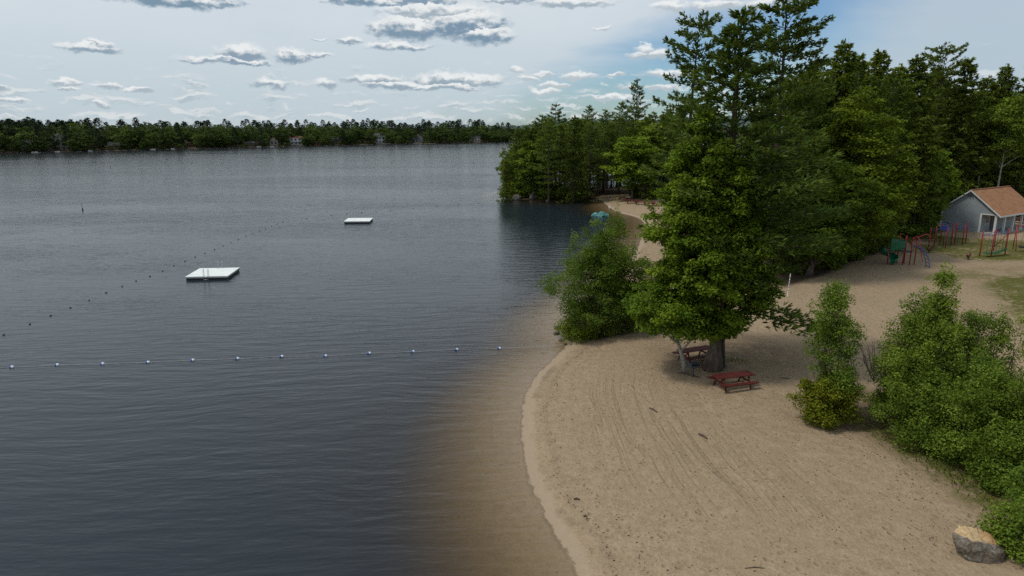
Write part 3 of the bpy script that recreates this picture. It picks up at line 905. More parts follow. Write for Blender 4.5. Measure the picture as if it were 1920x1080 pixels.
EXPL = [  # prototype, px, py of the top, Y, width factor, label
    (PINE_N[0], 1484, -24, 63, .98, 'tallest pine of the wood, wide tiered boughs above the right of the maple'),
    (PINE_N[1], 1316, 30, 76, .88, 'tall open-crowned pine on the left edge of the wood behind the maple'),
    (PINE_M[0], 1195, 148, 160, .85, 'lone spire of a pine standing above the trees behind the far beach'),
    (PINE_M[1], 1044, 193, 166, .95, 'flat-tiered pine top above the middle of the wooded point'),
    (PINE_M[2], 1104, 197, 176, .8, 'dark pine top just right of the flat-tiered one over the point'),
    (PINE_N[1], 1772, 86, 106, .9, 'leaning pine top reaching right between two hemlocks'),
    (PINE_N[0], 1985, 60, 120, .9, 'pine cut by the right edge behind the pavilion'),
    (HEM_N[0], 1585, 72, 80, 1.1, 'tall feathery hemlock right of the tallest pine'),
    (HEM_N[1], 1652, 92, 87, 1.05, 'hemlock with a slim pointed top, third crown right of the tallest pine'),
    (HEM_N[0], 1722, 100, 97, 1.15, 'broad dark hemlock behind the spiral slide'),
    (HEM_N[1], 1819, 108, 106, 1.1, 'sharp cone-shaped hemlock behind the left of the pavilion roof'),
    (HEM_N[0], 1890, 118, 114, 1.0, 'hemlock with a domed top behind the pavilion ridge'),
    (HEM_N[1], 1612, 100, 92, 1.1, 'hemlock behind the feathery one, its dome between two sharper tops'),
    (HEM_N[0], 1690, 118, 100, 1.1, 'dense hemlock left of the broad dark one behind the slide'),
    (HEM_N[1], 1760, 125, 112, 1.2, 'wide hemlock under the leaning pine top'),
    (HEM_N[0], 1530, 110, 84, 1.1, 'dark hemlock close behind the right boughs of the tallest pine'),
    (HEM_N[0], 1855, 140, 118, 1.2, 'hemlock crown between the cone-shaped hemlock and the birches'),
    (HEM_N[1], 1940, 135, 112, 1.2, 'hemlock at the right edge behind the birches'),
    (HEM_N[1], 1440, 165, 72, .9, 'dark hemlock in the gap between the pine in the maple and the tallest pine'),
    (HEM_N[1], 1706, 170, 93, 1.0, 'dark hemlock with low skirts just left of the pavilion wall'),
    (HEM_N[0], 1752, 180, 111, 1.0, 'shaded hemlock directly behind the pavilion gable'),
    (BRD_N[0], 1622, 160, 74, 1.05, 'large yellow-green broadleaf tree overhanging the sand left of the slide'),
    (BRD_N[1], 1540, 285, 65, 1.05, 'mid green broadleaf tree between the dark pine and the yellow-green tree'),
    (BRD_N[1], 1590, 300, 69, 1.0, 'leafy tree in the front edge of the wood left of the yellow-green tree'),
    (BRD_M[2], 1190, 250, 141, 1.15, 'bright green round maple on the far beach above the row of tables'),
    (HEM_M[0], 1124, 232, 171, .9, 'dark evergreen closing the gap behind the pale sand of the far beach'),
    (PINE_M[1], 1150, 222, 168, 1.0, 'pine between the broad pine and the bright maple of the far beach'),
    (PINE_M[2], 985, 235, 150, .85, 'slim pine between the tip of the point and the open-crowned pine'),
    (BRD_M[0], 953, 272, 153, .58, 'light green leaning tree at the very tip of the point'),
    (BIRCH, 1902, 165, 104, 1.0, 'pale-trunked birch rising behind the pavilion roof'),
    (BIRCH, 1856, 200, 108, .85, 'thinner birch with forked pale stems left of the other birch'),
    (PINE_M[1], 1003, 225, 150, .95, 'open-crowned pine at the left of the point with sky between its boughs'),
    (PINE_M[0], 972, 240, 151, .9, 'open pine with bare lower trunk near the tip of the point'),
    (PINE_M[2], 1020, 215, 150, .95, 'pine with feathered boughs in the middle front of the point'),
    (PINE_M[1], 1075, 222, 153, 1.0, 'pine leaning over the pale birch stem on the point'),
    (PINE_M[0], 1135, 205, 156, 1.0, 'broad pine above the right end of the point'),
    (PINE_M[2], 1165, 190, 152, .9, 'dark thick pine left of the bright maple on the far beach'),
    (HEM_N[1], 1500, 330, 67, .8, 'dark hemlock with drooping low boughs by the white pole'),
    (HEM_N[0], 1560, 340, 74, .8, 'shaded hemlock under the yellow-green tree'),
    (HEM_N[1], 1660, 330, 83, .7, 'low hemlock at the edge of the play area'),
]
jobs = [(y, 'e', (pr, px, py, y, w, lab)) for pr, px, py, y, w, lab in EXPL]
g = np.random.default_rng(5)
FP = np.array(FOREST)


def in_forest(x, y):
    return poly_soft(FOREST, np.array([x]), np.array([y]), .5)[0] > .5


for _ in range(2600):
    y = 64 + 170 * g.random() ** 1.1; x = g.uniform(-4, 36 + y * .62)
    jobs.append((y, 'f', (x, y, g.random(), g.random())))
jobs.sort(key=lambda j: j[0])
nf = 0
GROUPS = {'pine': ('pine of the crowded wood behind the beach, dark tiers among its neighbours', 'pines in the wood'),
          'hemlock': ('drooping dark hemlock of the crowded wood behind the beach', 'hemlocks in the wood'),
          'broad': ('rounded broadleaf tree of the crowded wood behind the beach', 'broadleaf trees in the wood')}
for y, kd, a in jobs:
    if kd == 'e':
        pr, px, py, Y, w, lab = a
        p = at_y(px, py, Y)
        plant(pr, p[0], Y, p[2] - hz(p[0], Y), w * min(1.5, 22 / max(8, p[2])) ** .5, lab, 'trees of the wood')
        continue
    x, y, u, v = a
    if nf > 190 or not in_forest(x, y) or math.hypot(x - 66.5, y - 96.5) < 10.5: continue
    near_d = min([(x - q[0]) ** 2 + (y - q[1]) ** 2 for q in PLACED] or [1e9])
    if near_d < (3.6 + y * .012) ** 2: continue
    z0 = hz(x, y)
    if y > 138 and x < 34: u = .25 if u < .14 else (.5 if u < .20 else .9)
    kind = 'hemlock' if u < .30 else ('broad' if u < .62 else 'pine')
    if x > 50 and kind == 'broad' and v > .5: kind = 'hemlock'
    H = {'hemlock': 15, 'broad': 11, 'pine': 16}[kind] + 7 * v
    X, Y_ = project(x, y, z0 + H)
    if X < 925 or X > 2010: continue
    lim = sky_limit(X) + 18 * g.random()
    if Y_ < lim:
        H = at_y(X, lim, y)[2] - z0
        if H < 8: continue
        X, Y_ = project(x, y, z0 + H)
    R = {'hemlock': 3.5, 'broad': 3.6, 'pine': 3.6}[kind]
    wp = int(R * F / y * .6)
    seg = sil[max(0, int(X) - wp): int(X) + wp]
    if len(seg) == 0 or (Y_ > seg.max() - 4 and Y_ > np.median(seg) + 10): continue
    i = int(g.integers(0, 3))
    if kind == 'hemlock': pr = (HEM_N if y < 100 else HEM_M)[i % 2]
    elif kind == 'broad': pr = BRD_M[i] if y > 90 else BRD_N[i % 2]
    else: pr = PINE_N[i % 2] if y < 90 else PINE_M[i]
    lab, gname = GROUPS[kind]
    plant(pr, x, y, H, float(g.uniform(.9, 1.15)) * (22 / pr['H'] if False else 1), lab, gname)
    nf += 1
print('filler trees', nf)
# low growth along the edge of the wood and round the point
for i, (px, py, Hs, w, k, lab) in enumerate([
        (962, 370, 3.4, 1.2, 1, 'yellow-green bush at the tip of the point over the water'), (985, 370, 3.2, 1.1, 0, 'bush between the two grey boulders on the point'),
        (1025, 374, 3.4, 1.2, 0, 'dark bush right of the tall boulder on the point'), (1045, 374, 2.8, 1.2, 0, 'dark bush left of the pale birch stem on the point'),
        (1086, 370, 2.6, 1.0, 0, 'round bush right of the pale birch stem at the cove'), (1100, 366, 1.8, .9, 0, 'small bush where the point meets the far beach'),
        (1192, 372, 2.2, 1.0, 0, 'bush behind the row of far picnic tables'), (1222, 374, 2.4, 1.2, 0, 'bush at the right end of the row of far picnic tables'),
        (1560, 505, 2.2, 1.1, 0, 'bush at the foot of the wood right of the white pole'), (1600, 488, 2.0, 1.2, 0, 'dark bush under the yellow-green tree'),
        (1650, 464, 2.4, 1.2, 0, 'bush at the edge of the wood left of the slide'), (1700, 448, 2.4, 1.2, 0, 'bush behind the spiral slide'),
        (1735, 440, 2.4, 1.1, 0, 'bush left of the pavilion wall')]):
    q = at(px, py)
    plant(SHRUB[k], q[0], q[1] + .6, Hs, w, lab, cat='shrub', group='bushes at the edge of the wood')

# ------------------------------------------------------------------ far shore woods
def far_proto(seed, H, R, cb, prof, nc, lpc, leaf, cr, mat):
    mb, V, tone = gen_broadleaf(seed, H, R, cb, prof, nc, lpc, leaf, cr, .65, trunk_r=.3, limbs=.05, lobes=.3, shell=.4, upbias=.9)
    return quad_mesh('far_broadleaf', V, mat, tone)


FB = [far_proto(201 + i, 14, 5.2, 1.2, P_ROUND, 60, 14, 1.15, 1.6, M['farbroad']) for i in range(4)]
FPN = []
for i in range(3):
    mb, V, tone = gen_conifer(211 + i, 19, 5, 3.6, P_PINE, 1.1, (3, 5), .2, 1.2, .5, 2.6, (-.1, .45), .15, .3, 0, .1, (0, 0), .3, 2)
    FPN.append(quad_mesh('far_pine', V, M['farpine'], tone))
shp = np.array([at_z(px, np.interp(px, [q[0] for q in FAR_PX], [q[1] for q in FAR_PX]))[:2] for px in np.linspace(-120, 1010, 260)])
for i in range(len(shp)):
    px = np.linspace(-120, 1010, 260)[i]
    if px > 950: shp[i] = shp[i - 1] + (shp[i - 1] - shp[i - 2])
arc = np.concatenate([[0], np.cumsum(np.linalg.norm(np.diff(shp, axis=0), axis=1))])


def shore_pt(a, inland):
    x = np.interp(a, arc, shp[:, 0]); y = np.interp(a, arc, shp[:, 1])
    x2 = np.interp(a + 4, arc, shp[:, 0]); y2 = np.interp(a + 4, arc, shp[:, 1])
    d = unit(np.array([[x2 - x, y2 - y]]))[0] if a + 4 < arc[-1] else np.array([.66, .75])
    return np.array([x - d[1] * inland, y + d[0] * inland])


HOUSE_PX = [(58, 10), (117, 16), (215, 8), (467, 11), (515, 10), (556, 15), (597, 10), (632, 10), (715, 17), (782, 14), (830, 8), (893, 15), (360, 7)]
g = np.random.default_rng(77)
FAR_LAB = {'b0': ('rounded tree at the water edge of the far shore', 'waterside trees of the far shore'),
           'b1': ('rounded tree on the slope of the far shore woods', 'broadleaf trees of the far shore'),
           'p': ('dark pine on the skyline of the far shore woods', 'skyline pines of the far shore')}
nb = npn = 0
for row, (inl, sp, kind, Hr) in enumerate([(2.5, 6.5, 'b0', (7, 13)), (12, 7.5, 'b1', (11, 16)), (26, 7.5, 'b1', (12, 16)), (42, 7.5, 'b1', (13, 17)), (62, 6.2, 'p', None), (76, 6.2, 'p', None), (92, 7.0, 'p', None)]):
    a = g.uniform(0, 5)
    while a < arc[-1] - 2:
        q = shore_pt(a, inl + g.normal(0, 2.2))
        zz_ = hz(q[0], q[1])
        X, _y = project(q[0], q[1], zz_)
        a += sp * g.uniform(.7, 1.35)
        if X < -40 or X > 1060 or sdf(q[0], q[1])[0] < .6: continue
        if row <= 1 and any(abs(X - hp) < w * (.62 if row == 0 else .35) for hp, w in HOUSE_PX): continue
        if row == 0 and g.random() < .12: continue
        if kind == 'p':
            py = np.interp(X, [0, 190, 400, 700, 950, 1060], [228, 228, 232, 230, 230, 228]) + g.uniform(-9, 8) + (4, 2, -1)[row - 4]
            H = at_y(X, py, q[1])[2] - zz_
            if not 8 < H < 34: continue
            o = link('pine_tree', FPN[int(g.integers(3))]); k = H / 19; kw = 1.0 + .45 * k * g.random()
            npn += 1
        else:
            H = g.uniform(*Hr); conif = g.random() < (.14 if row < 2 else .2)
            if conif:
                o = link('pine_tree', FPN[int(g.integers(3))]); H *= 1.2; k = H / 19; kw = k * 1.1
            else:
                o = link('broadleaf_tree', FB[int(g.integers(4))]); k = H / 14; kw = k * g.uniform(.95, 1.35)
            nb += 1
        o.location = (q[0], q[1], zz_ - .3); o.rotation_euler = (0, 0, float(g.uniform(0, 6.28))); o.scale = (kw, kw, k)
        lab, gr_ = FAR_LAB[kind]
        if kind != 'p' and conif: lab, gr_ = 'dark conifer among the rounded trees of the far shore', 'conifers of the far shore'
        tag(o, lab, 'tree', gr_)
a = 0.0
while a < arc[-1] - 2:
    q = shore_pt(a, 1.2 + g.normal(0, .5)); a += g.uniform(3.2, 6.5)
    X, _y = project(q[0], q[1], 0)
    if X < -30 or X > 1000 or sdf(q[0], q[1])[0] < .25 or any(abs(X - hp) < w * .5 for hp, w in HOUSE_PX): continue
    o = link('waterside_bush', FB[int(g.integers(4))]); k = g.uniform(2.0, 4.2) / 14
    o.location = (q[0], q[1], hz(q[0], q[1]) - .2); o.rotation_euler = (0, 0, float(g.uniform(0, 6.28))); o.scale = (k * 1.5, k * 1.5, k)
    tag(o, 'low dark bush right at the water line of the far shore', 'shrub', 'bushes along the far water line')
print('far trees', nb, npn)
# ------------------------------------------------------------------ swim rafts
def raft(pxFL, pxFR, pxBR, label, lad):
    top = .36
    a, b_, c = at_z(*pxFL, top), at_z(*pxFR, top), at_z(*pxBR, top)
    u = (b_ - a)[:2]; W = np.linalg.norm(u); u /= W
    v = np.array([-u[1], u[0]]); D = float(np.dot((c - b_)[:2], v))
    mid = (a[:2] + b_[:2]) / 2 + v * D / 2
    rz = math.atan2(u[1], u[0])
    r = empty('swim_raft', (mid[0], mid[1], 0), rz, label, 'swim raft', 'white swim rafts')
    d = MB()
    nb = 16
    for k in range(nb):
        y = -D / 2 + D * (k + .5) / nb
        d.box((0, y, top - .02), (W, D / nb - .012, .04))
    d.build('deck', M['deckwhite'], r)
    e = MB()
    for s in (-1, 1):
        e.box((0, s * (D / 2 - .025), top - .105), (W - .004, .05, .12)); e.box((s * (W / 2 - .025), 0, top - .105), (.05, D - .104, .12))
    e.build('edge_beam', M['galv'], r)
    for sx in (-1, 0, 1):
        f = MB()
        f.tube([(sx * (W / 2 - .45), -D / 2 + .1, .03), (sx * (W / 2 - .45), D / 2 - .1, .03)], .23, 14)
        f.build('float', M['black'], r, smooth=False)
    sk = MB()
    for s in (-1, 1):
        sk.box((0, s * (D / 2 - .08), .12), (W - .12, .03, .34)); sk.box((s * (W / 2 - .08), 0, .12), (.03, D - .2, .34))
    sk.build('skirt', M['black'], r)
    for s, xo in lad:
        L = MB(); yb = s * (D / 2)
        for q in (-.22, .22):
            P = [(xo + q, yb + s * .10, -.9), (xo + q, yb + s * .10, top), (xo + q, yb + s * .08, top + .62), (xo + q, yb + s * .0, top + .74), (xo + q, yb - s * .12, top + .74),
                 (xo + q, yb - s * .20, top + .62), (xo + q, yb - s * .22, top)]
            L.tube(P, .022, 6)
        l = L.build('ladder', M['galv'], r, smooth=True)
        for zr in (-.5, -.22, .06, .32):
            R_ = MB(); R_.tube([(xo - .22, yb + s * .10, zr), (xo + .22, yb + s * .10, zr)], .022, 6); R_.build('rung', M['galv'], l, smooth=True)
    return r


raft((347, 519), (427, 517.3), (446.8, 501.5), 'nearer white swim raft with two metal ladders', [(-1, -.05), (1, .1)])
raft((644.5, 415), (693, 414.6), (705, 408.3), 'farther white swim raft near the dark buoy line', [(1, -1.2), (1, 1.3)])

# ------------------------------------------------------------------ float lines
NB = [(22, 689), (107, 685), (192, 683), (277, 680), (361, 676), (445, 673), (528, 669), (610, 668), (692, 663), (774, 660), (856, 656), (936, 654)]
pts = [at_z(*q) for q in NB]
fm_ = MB()
prof = [(-.14, .0), (-.125, .05), (-.07, .088), (0, .098), (.07, .088), (.125, .05), (.14, .0)]
fm_.tube([(x, 0, 0) for x, r in prof], [max(r, .004) for x, r in prof], 12)
for i, q in enumerate(fm_.f):
    xc = sum(fm_.v[k][0] for k in q) / len(q)
    fm_.mi[i] = 1 if xc < -.01 else 0
FME = fm_.mesh('float', [M['floatwhite'], M['floatblue']], True)
for i, p in enumerate(pts):
    d = pts[min(i + 1, len(pts) - 1)] - pts[max(i - 1, 0)]
    o = link('rope_float', FME); o.location = (p[0], p[1], .035); o.rotation_euler = (0, 0, math.atan2(d[1], d[0]))
    tag(o, 'blue and white float on the near rope across the swimming area', 'float', 'floats on the near rope')
e1 = at(1058, 650)
rp = [pts[0] - (pts[1] - pts[0])] + pts + [e1 + np.array([0, 0, .15])]
rb = MB(); P = []
for i in range(len(rp) - 1):
    for t in np.linspace(0, 1, 7)[:-1]:
        q = rp[i] * (1 - t) + rp[i + 1] * t
        P.append((q[0], q[1] + .03 * math.sin(i * 1.7 + t * 6), max(.012, q[2]) + .02 - .018 * math.sin(math.pi * t)))
P.append(tuple(rp[-1]))
rb.tube(P, .012, 5)
tag(rb.build('float_rope', M['rope']), 'pale rope with blue and white floats running to the beach', 'rope')
FB_ = [(7, 628), (56, 608), (95, 592), (132, 577), (167, 563), (199, 549), (229, 537), (255, 527), (281, 518), (305, 508), (326, 498), (347, 490), (366, 482), (384, 475),
       (402, 468), (418, 461), (433, 455), (447, 449), (461, 443), (474, 438), (486, 433), (498, 429), (509, 424), (520, 420), (530, 416), (575, 410), (621, 404), (650, 401), (678, 399), (705, 397), (732, 395),
       (775, 391), (820, 387), (860, 384), (897, 381)]
fp = [at_z(*q) for q in FB_]
fm2 = MB(); fm2.tube([(x, 0, 0) for x, r in prof], [max(r, .004) for x, r in prof], 10)
FM2 = fm2.mesh('float', M['floatnavy'], True)
for i, p in enumerate(fp):
    d = fp[min(i + 1, len(fp) - 1)] - fp[max(i - 1, 0)]
    o = link('rope_float', FM2); o.scale = (.75, .75, .75); o.location = (p[0], p[1], .025); o.rotation_euler = (0, 0, math.atan2(d[1], d[0]) + .3 * math.sin(i * 2.1))
    tag(o, 'dark float on the outer rope running past both rafts', 'float', 'floats on the outer rope')
rb = MB(); rb.tube([(q[0] + .05 * math.sin(i * 1.3), q[1], -.008) for i, q in enumerate(fp)], .010, 5)
tag(rb.build('float_rope', M['darkrope']), 'dark outer rope strung with small dark floats', 'rope')
# marker spars out on the lake
for i, (px, py, h_, lab) in enumerate([(155, 394, 1.15, 'dark spar buoy standing alone on open water at the left'), (207, 315, 1.3, 'tiny far spar buoy near the left of the far shore'),
                                       (360, 306, 1.3, 'tiny far spar buoy right of the middle of the far lake'), (888, 306, 1.3, 'tiny far spar buoy near the wooded point')]):
    p = at_z(px, py)
    r = empty('spar_buoy', (p[0], p[1], 0), .3 * i, lab, 'buoy', 'spar buoys on the lake')
    b_ = MB(); b_.tube([(0, 0, -.5), (0, 0, .1), (.01, 0, .42), (.015, 0, .46)], [.10, .13, .10, .04], 10); b_.build('buoy_body', M['floatnavy'], r, True)
    s_ = MB(); s_.tube([(.015, 0, .45), (-.06, 0, h_)], .022, 6); s_.tube([(-.055, 0, h_ - .06), (-.065, 0, h_ + .05)], [.05, .05], 8); s_.build('staff', M['darkmetal'], r)


# ------------------------------------------------------------------ picnic tables and grill
def table_proto(mat):
    parts = []
    L = 2.35
    t = MB()
    for k in range(5): t.box((0, (k - 2) * .150, .745), (L, .138, .038))
    parts.append(('tabletop', t.mesh('tabletop', mat)))
    for s in (-1, 1):
        b_ = MB()
        for k in range(2): b_.box((0, s * (.67 + (k - .5) * .145), .445), (L, .135, .038))
        parts.append(('bench', b_.mesh('bench', mat)))
    for s in (-1, 1):
        x = s * .78; f = MB()
        f.beam((x, .30, .725), (x, .62, .0), .09, .04); f.beam((x, -.30, .725), (x, -.62, .0), .09, .04)
        f.beam((x + .045 * s, -.76, .40), (x + .045 * s, .76, .40), .04, .09); f.beam((x + .045 * s, -.34, .70), (x + .045 * s, .34, .70), .04, .07)
        parts.append(('leg_frame', f.mesh('leg_frame', mat)))
        d = MB(); d.beam((x - .03 * s, 0, .40), (x - .42 * s, 0, .715), .085, .038)
        parts.append(('brace', d.mesh('brace', mat)))
    return parts


TB1, TB2, TB3 = table_proto(M['redtable']), table_proto(M['redtable2']), table_proto(M['darkred'])


def put_table(parts, p, rz, label, group=None, z=None):
    r = empty('picnic_table', (p[0], p[1], (hz(p[0], p[1]) if z is None else z) - .01), rz, label, 'picnic table', group)
    for n_, me in parts: link(n_, me, r)
    return r


def oriented(pxa, pxb, ztop):
    a, b_ = at_z(*pxa, ztop), at_z(*pxb, ztop)
    return (a + b_) / 2, math.atan2(b_[1] - a[1], b_[0] - a[0])


zt = at(1375, 725)[2] + .76
p, rz = oriented((1338, 706), (1411, 698), zt)
put_table(TB1, p, rz, 'bright dark-red picnic table in front of the maple trunk', 'picnic tables under the maple')
zt = at(1305, 680)[2] + .76
p, rz = oriented((1277, 658), (1330, 650), zt)
put_table(TB2, p, rz, 'weathered red picnic table behind the leaning tree', 'picnic tables under the maple')
for i, (px, py, a) in enumerate([(1168, 377.5, -.5), (1184, 381.5, -.25), (1201, 383.5, -.15), (1217, 385.5, -.1), (1232, 386.5, -.05)]):
    p = at(px, py)
    put_table(TB3, p, a, ['end table of the far row, nearest the bright maple trunk', 'second picnic table of the far row from its left end', 'middle picnic table of the far row',
                          'fourth picnic table of the far row from its left end', 'far row picnic table nearest the big maple'][i], 'row of far picnic tables')
p = at(1064, 366); put_table(TB3, p, .2, 'dark red picnic table on the point by the pale birch stem')
p = at(1130, 362); put_table(TB3, p, .1, 'dark picnic table in the shade at the back of the far beach')

p = at(1299, 707)
r = empty('pedestal_grill', p, .35, 'black pedestal grill between the leaning tree and the maple trunk', 'grill')
b_ = MB(); b_.tube([(0, 0, -.1), (0, 0, .62)], .045, 10); b_.build('post', M['grillmetal'], r)
b_ = MB()
b_.box((0, 0, .64), (.52, .42, .02)); b_.box((0, .21, .75), (.52, .02, .24)); b_.box((-.26, 0, .76), (.02, .40, .26)); b_.box((.26, 0, .76), (.02, .40, .26)); b_.box((0, -.21, .69), (.52, .02, .10))
b_.build('firebox', M['grillmetal'], r)
b_ = MB()
for k in range(11): b_.beam((-.24 + k * .048, -.20, .86), (-.24 + k * .048, .19, .86), .012, .012)
b_.beam((-.26, -.2, .86), (.26, -.2, .86), .014, .014); b_.beam((-.26, .19, .86), (.26, .19, .86), .014, .014)
for s in (-1, 1): b_.tube([(s * .2, -.2, .86), (s * .24, -.36, .90)], .012, 6)
b_.build('grate', M['darkmetal'], r)
# pole in the sand
p = at(1476, 556); q = at_y(1482, 515, p[1])
r = empty('white_pole', p, 0, 'slim white banded pole standing in the sand under the pine boughs', 'pole')
v_ = q - p
b_ = MB(); b_.tube([(0, 0, -.2), tuple(v_ * 1.05)], .032, 8); b_.build('pole', M['floatwhite'], r)
for k in range(5):
    b_ = MB(); f0 = .28 + .14 * k; b_.tube([tuple(v_ * f0), tuple(v_ * (f0 + .035))], .037, 8); b_.build('band', M['darkmetal'], r)


# ------------------------------------------------------------------ rocks, driftwood, litter
def rock_mesh(name, pts, mat, sub=3, amp=.05, seed=0, freq=2.2, sm=.18):
    import bmesh
    from mathutils import noise as nz
    bm = bmesh.new()
    for q in pts: bm.verts.new(q)
    h = bmesh.ops.convex_hull(bm, input=bm.verts[:])
    bmesh.ops.delete(bm, geom=[e for e in h['geom_interior'] if isinstance(e, bmesh.types.BMVert)], context='VERTS')
    bmesh.ops.triangulate(bm, faces=bm.faces[:])
    for i in range(sub):
        bmesh.ops.subdivide_edges(bm, edges=bm.edges[:], cuts=1, use_grid_fill=True, smooth=sm if i < 2 else 0)
    bm.normal_update()
    off = Vector((seed * 3.1, seed * 1.7, 0))
    mv = [(v, v.normal * amp * (nz.fractal(v.co * freq + off, 1.0, 2.0, 4))) for v in bm.verts]
    for v, d in mv: v.co += d
    me = bpy.data.meshes.new(name); bm.to_mesh(me); bm.free()
    me.materials.append(mat)
    return me


m, T = material('boulder_two_tone')
tc = T.n('ShaderNodeTexCoord').outputs['Object']
sp_ = T.n('ShaderNodeSeparateXYZ'); T.t.links.new(tc, sp_.inputs[0])
nn_ = T.noise(tc, 2.6, 5, .65).outputs[0]; nf_ = T.noise(tc, 9, 5, .7).outputs[0]
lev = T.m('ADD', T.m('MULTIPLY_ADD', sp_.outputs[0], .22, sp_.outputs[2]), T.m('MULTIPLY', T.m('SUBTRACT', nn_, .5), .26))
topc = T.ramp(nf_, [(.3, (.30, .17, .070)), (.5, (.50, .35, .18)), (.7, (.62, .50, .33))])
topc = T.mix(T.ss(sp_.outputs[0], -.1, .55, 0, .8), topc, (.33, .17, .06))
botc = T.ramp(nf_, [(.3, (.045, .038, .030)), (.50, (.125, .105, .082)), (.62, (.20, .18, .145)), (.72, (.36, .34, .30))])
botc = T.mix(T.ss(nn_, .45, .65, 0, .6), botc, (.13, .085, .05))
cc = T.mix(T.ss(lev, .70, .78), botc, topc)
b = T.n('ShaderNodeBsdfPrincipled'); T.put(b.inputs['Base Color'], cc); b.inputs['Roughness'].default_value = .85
T.put(b.inputs['Normal'], T.bump(nf_, 1, .05)); finish(T, b.outputs[0])
bp = [(-.80, .05, .88), (-.45, -.02, .95), (-.45, .38, 1.0), (.1, 0, .86), (.1, .40, .92), (.62, .02, .70), (.60, .36, .72),
      (-.82, -.12, .62), (-.55, -.38, .45), (0, -.45, .50), (.55, -.40, .42), (.88, -.1, .38), (.86, .3, .3), (-.35, -.38, -.05), (.05, -.5, -.12),
      (.65, -.5, -.12), (.92, -.15, -.1), (-.55, .1, -.05), (.5, .45, -.1), (-.3, .4, -.1)]
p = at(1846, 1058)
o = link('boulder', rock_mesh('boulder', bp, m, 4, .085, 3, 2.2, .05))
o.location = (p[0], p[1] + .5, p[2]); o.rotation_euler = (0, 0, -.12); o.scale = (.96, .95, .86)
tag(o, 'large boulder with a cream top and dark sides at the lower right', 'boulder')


def lump(seed, sx, sy, sz, n=16):
    g = np.random.default_rng(seed)
    d = unit(g.normal(size=(n, 3))) * g.uniform(.8, 1.1, (n, 1))
    return [(float(a * sx), float(b_ * sy), float(c * sz + sz * .45)) for a, b_, c in d]


for i, (px, py, s, mt, lab) in enumerate([
        (1046, 616, .34, 'darkrock', 'upper of two dark wet rocks left of the low shore shrub'), (1044, 627, .30, 'darkrock', 'lower of two dark wet rocks left of the low shore shrub'),
        (1053, 640, .24, 'darkrock', 'small dark rock under the left edge of the shore shrub'), (1060, 647, .20, 'darkrock', 'small rock where the float rope reaches the beach'),
        (1071, 647, .15, 'darkrock', 'smallest brown rock at the water edge by the shore shrub'),
        (969, 374, 1.3, 'rock', 'broad grey boulder at the water edge of the point'), (1003, 372, 1.55, 'rock', 'tall pale grey boulder on the point'),
        (1028, 377, .6, 'rock', 'low grey rock in the water off the tall boulder'), (1072, 376, .7, 'rock', 'grey rock at the foot of the pale birch stem'),
        (958, 376, .55, 'rock', 'flat rock barely above water at the tip of the point'), (1143, 389, .28, 'floatwhite', 'small white stone on the edge of the far beach')]):
    p = at(px, py)
    o = link('rock', rock_mesh('rock', lump(300 + i, s, s * .8, s * .62), M[mt], 3, .06 * s, i, 2.0 / s))
    o.location = (p[0], p[1] + s * .4, max(p[2], -.15) - .08); o.rotation_euler = (0, 0, i * 1.3)
    tag(o, lab, 'rock', 'rocks along the shore')
for i, (a, b2, r_, lab) in enumerate([((1271, 699), (1312, 708), .05, 'thin brown branch lying on the sand beside the grill'), ((1397, 1066), (1434, 1066), .022, 'straight thin stick near the bottom of the beach'),
                                     ((1462, 709), (1482, 711), .03, 'short stick on the sand right of the near picnic table'), ((1076, 937), (1087, 938), .05, 'dark chunk of driftwood on the lower beach'),
                                     ((1094, 969), (1101, 970), .045, 'small dark driftwood piece below the larger chunk'), ((1218, 766), (1232, 774), .05, 'dark strip of bark between the raked lines'),
                                     ((1310, 815), (1326, 824), .06, 'dark scrap of wood in the rut below the near table')]):
    A, B_ = at(*a), at(*b2)
    k = MB(); md = (A + B_) / 2
    k.tube([A - md + np.array([0, 0, r_ * .6]), np.array([.02, .05, r_ * .9]), B_ - md + np.array([0, 0, r_ * .6])], [r_ * .8, r_, r_ * .5], 7)
    o = k.build('driftwood', M['driftwood'], None, True); o.location = tuple(md)
    tag(o, lab, 'driftwood', 'wood scraps on the sand')
# dead pale stem on the point
p = at(1066, 373); q = at_y(1076, 316, p[1])
r = empty('bare_birch', p, 0, 'slim pale birch stem leaning at the edge of the cove on the point', 'tree')
v_ = q - p
b_ = MB(); b_.tube([(0, 0, -.3), tuple(v_ * .3 + np.array([-.12, 0, 0])), tuple(v_ * .65), tuple(v_)], [.15, .12, .10, .05], 8); b_.build('trunk', M['barkpale'], r, True)
b_ = MB(); b_.tube([tuple(v_ * .66), tuple(v_ * .9 + np.array([.5, 0, .3]))], [.05, .015], 6); b_.build('branch', M['barkpale'], r, True)

# teal heap in the cove
m, T = material('teal_tarpaulin')
tc = T.n('ShaderNodeTexCoord').outputs['Object']
cc = T.ramp(T.noise(tc, 1.4, 4).outputs[0], [(.3, (.035, .155, .155)), (.7, (.085, .26, .245))])
b = T.n('ShaderNodeBsdfPrincipled'); T.put(b.inputs['Base Color'], cc); b.inputs['Roughness'].default_value = .45
finish(T, b.outputs[0])
import bmesh
from mathutils import noise as mnoise
bm = bmesh.new(); bmesh.ops.create_icosphere(bm, subdivisions=5, radius=1.0)
for v in bm.verts:
    c = v.co.copy()
    w = .80 + .22 * math.exp(-((c.x - .15) / .35) ** 2) + .10 * math.exp(-((c.x + .7) / .2) ** 2)
    n1 = 1 - abs(mnoise.noise(Vector((c.x * 2.3 + 3, c.y * 2.3, c.z * 1.2)))) * .55
    n2 = abs(mnoise.noise(c * 5.5)) * .16
    s = w * n1 - n2
    v.co = Vector((c.x * 1.72 * (.9 + .1 * n1), c.y * 1.15 * s, max(-.25, c.z * 1.02 * s + .08 * math.sin(c.x * 7))))
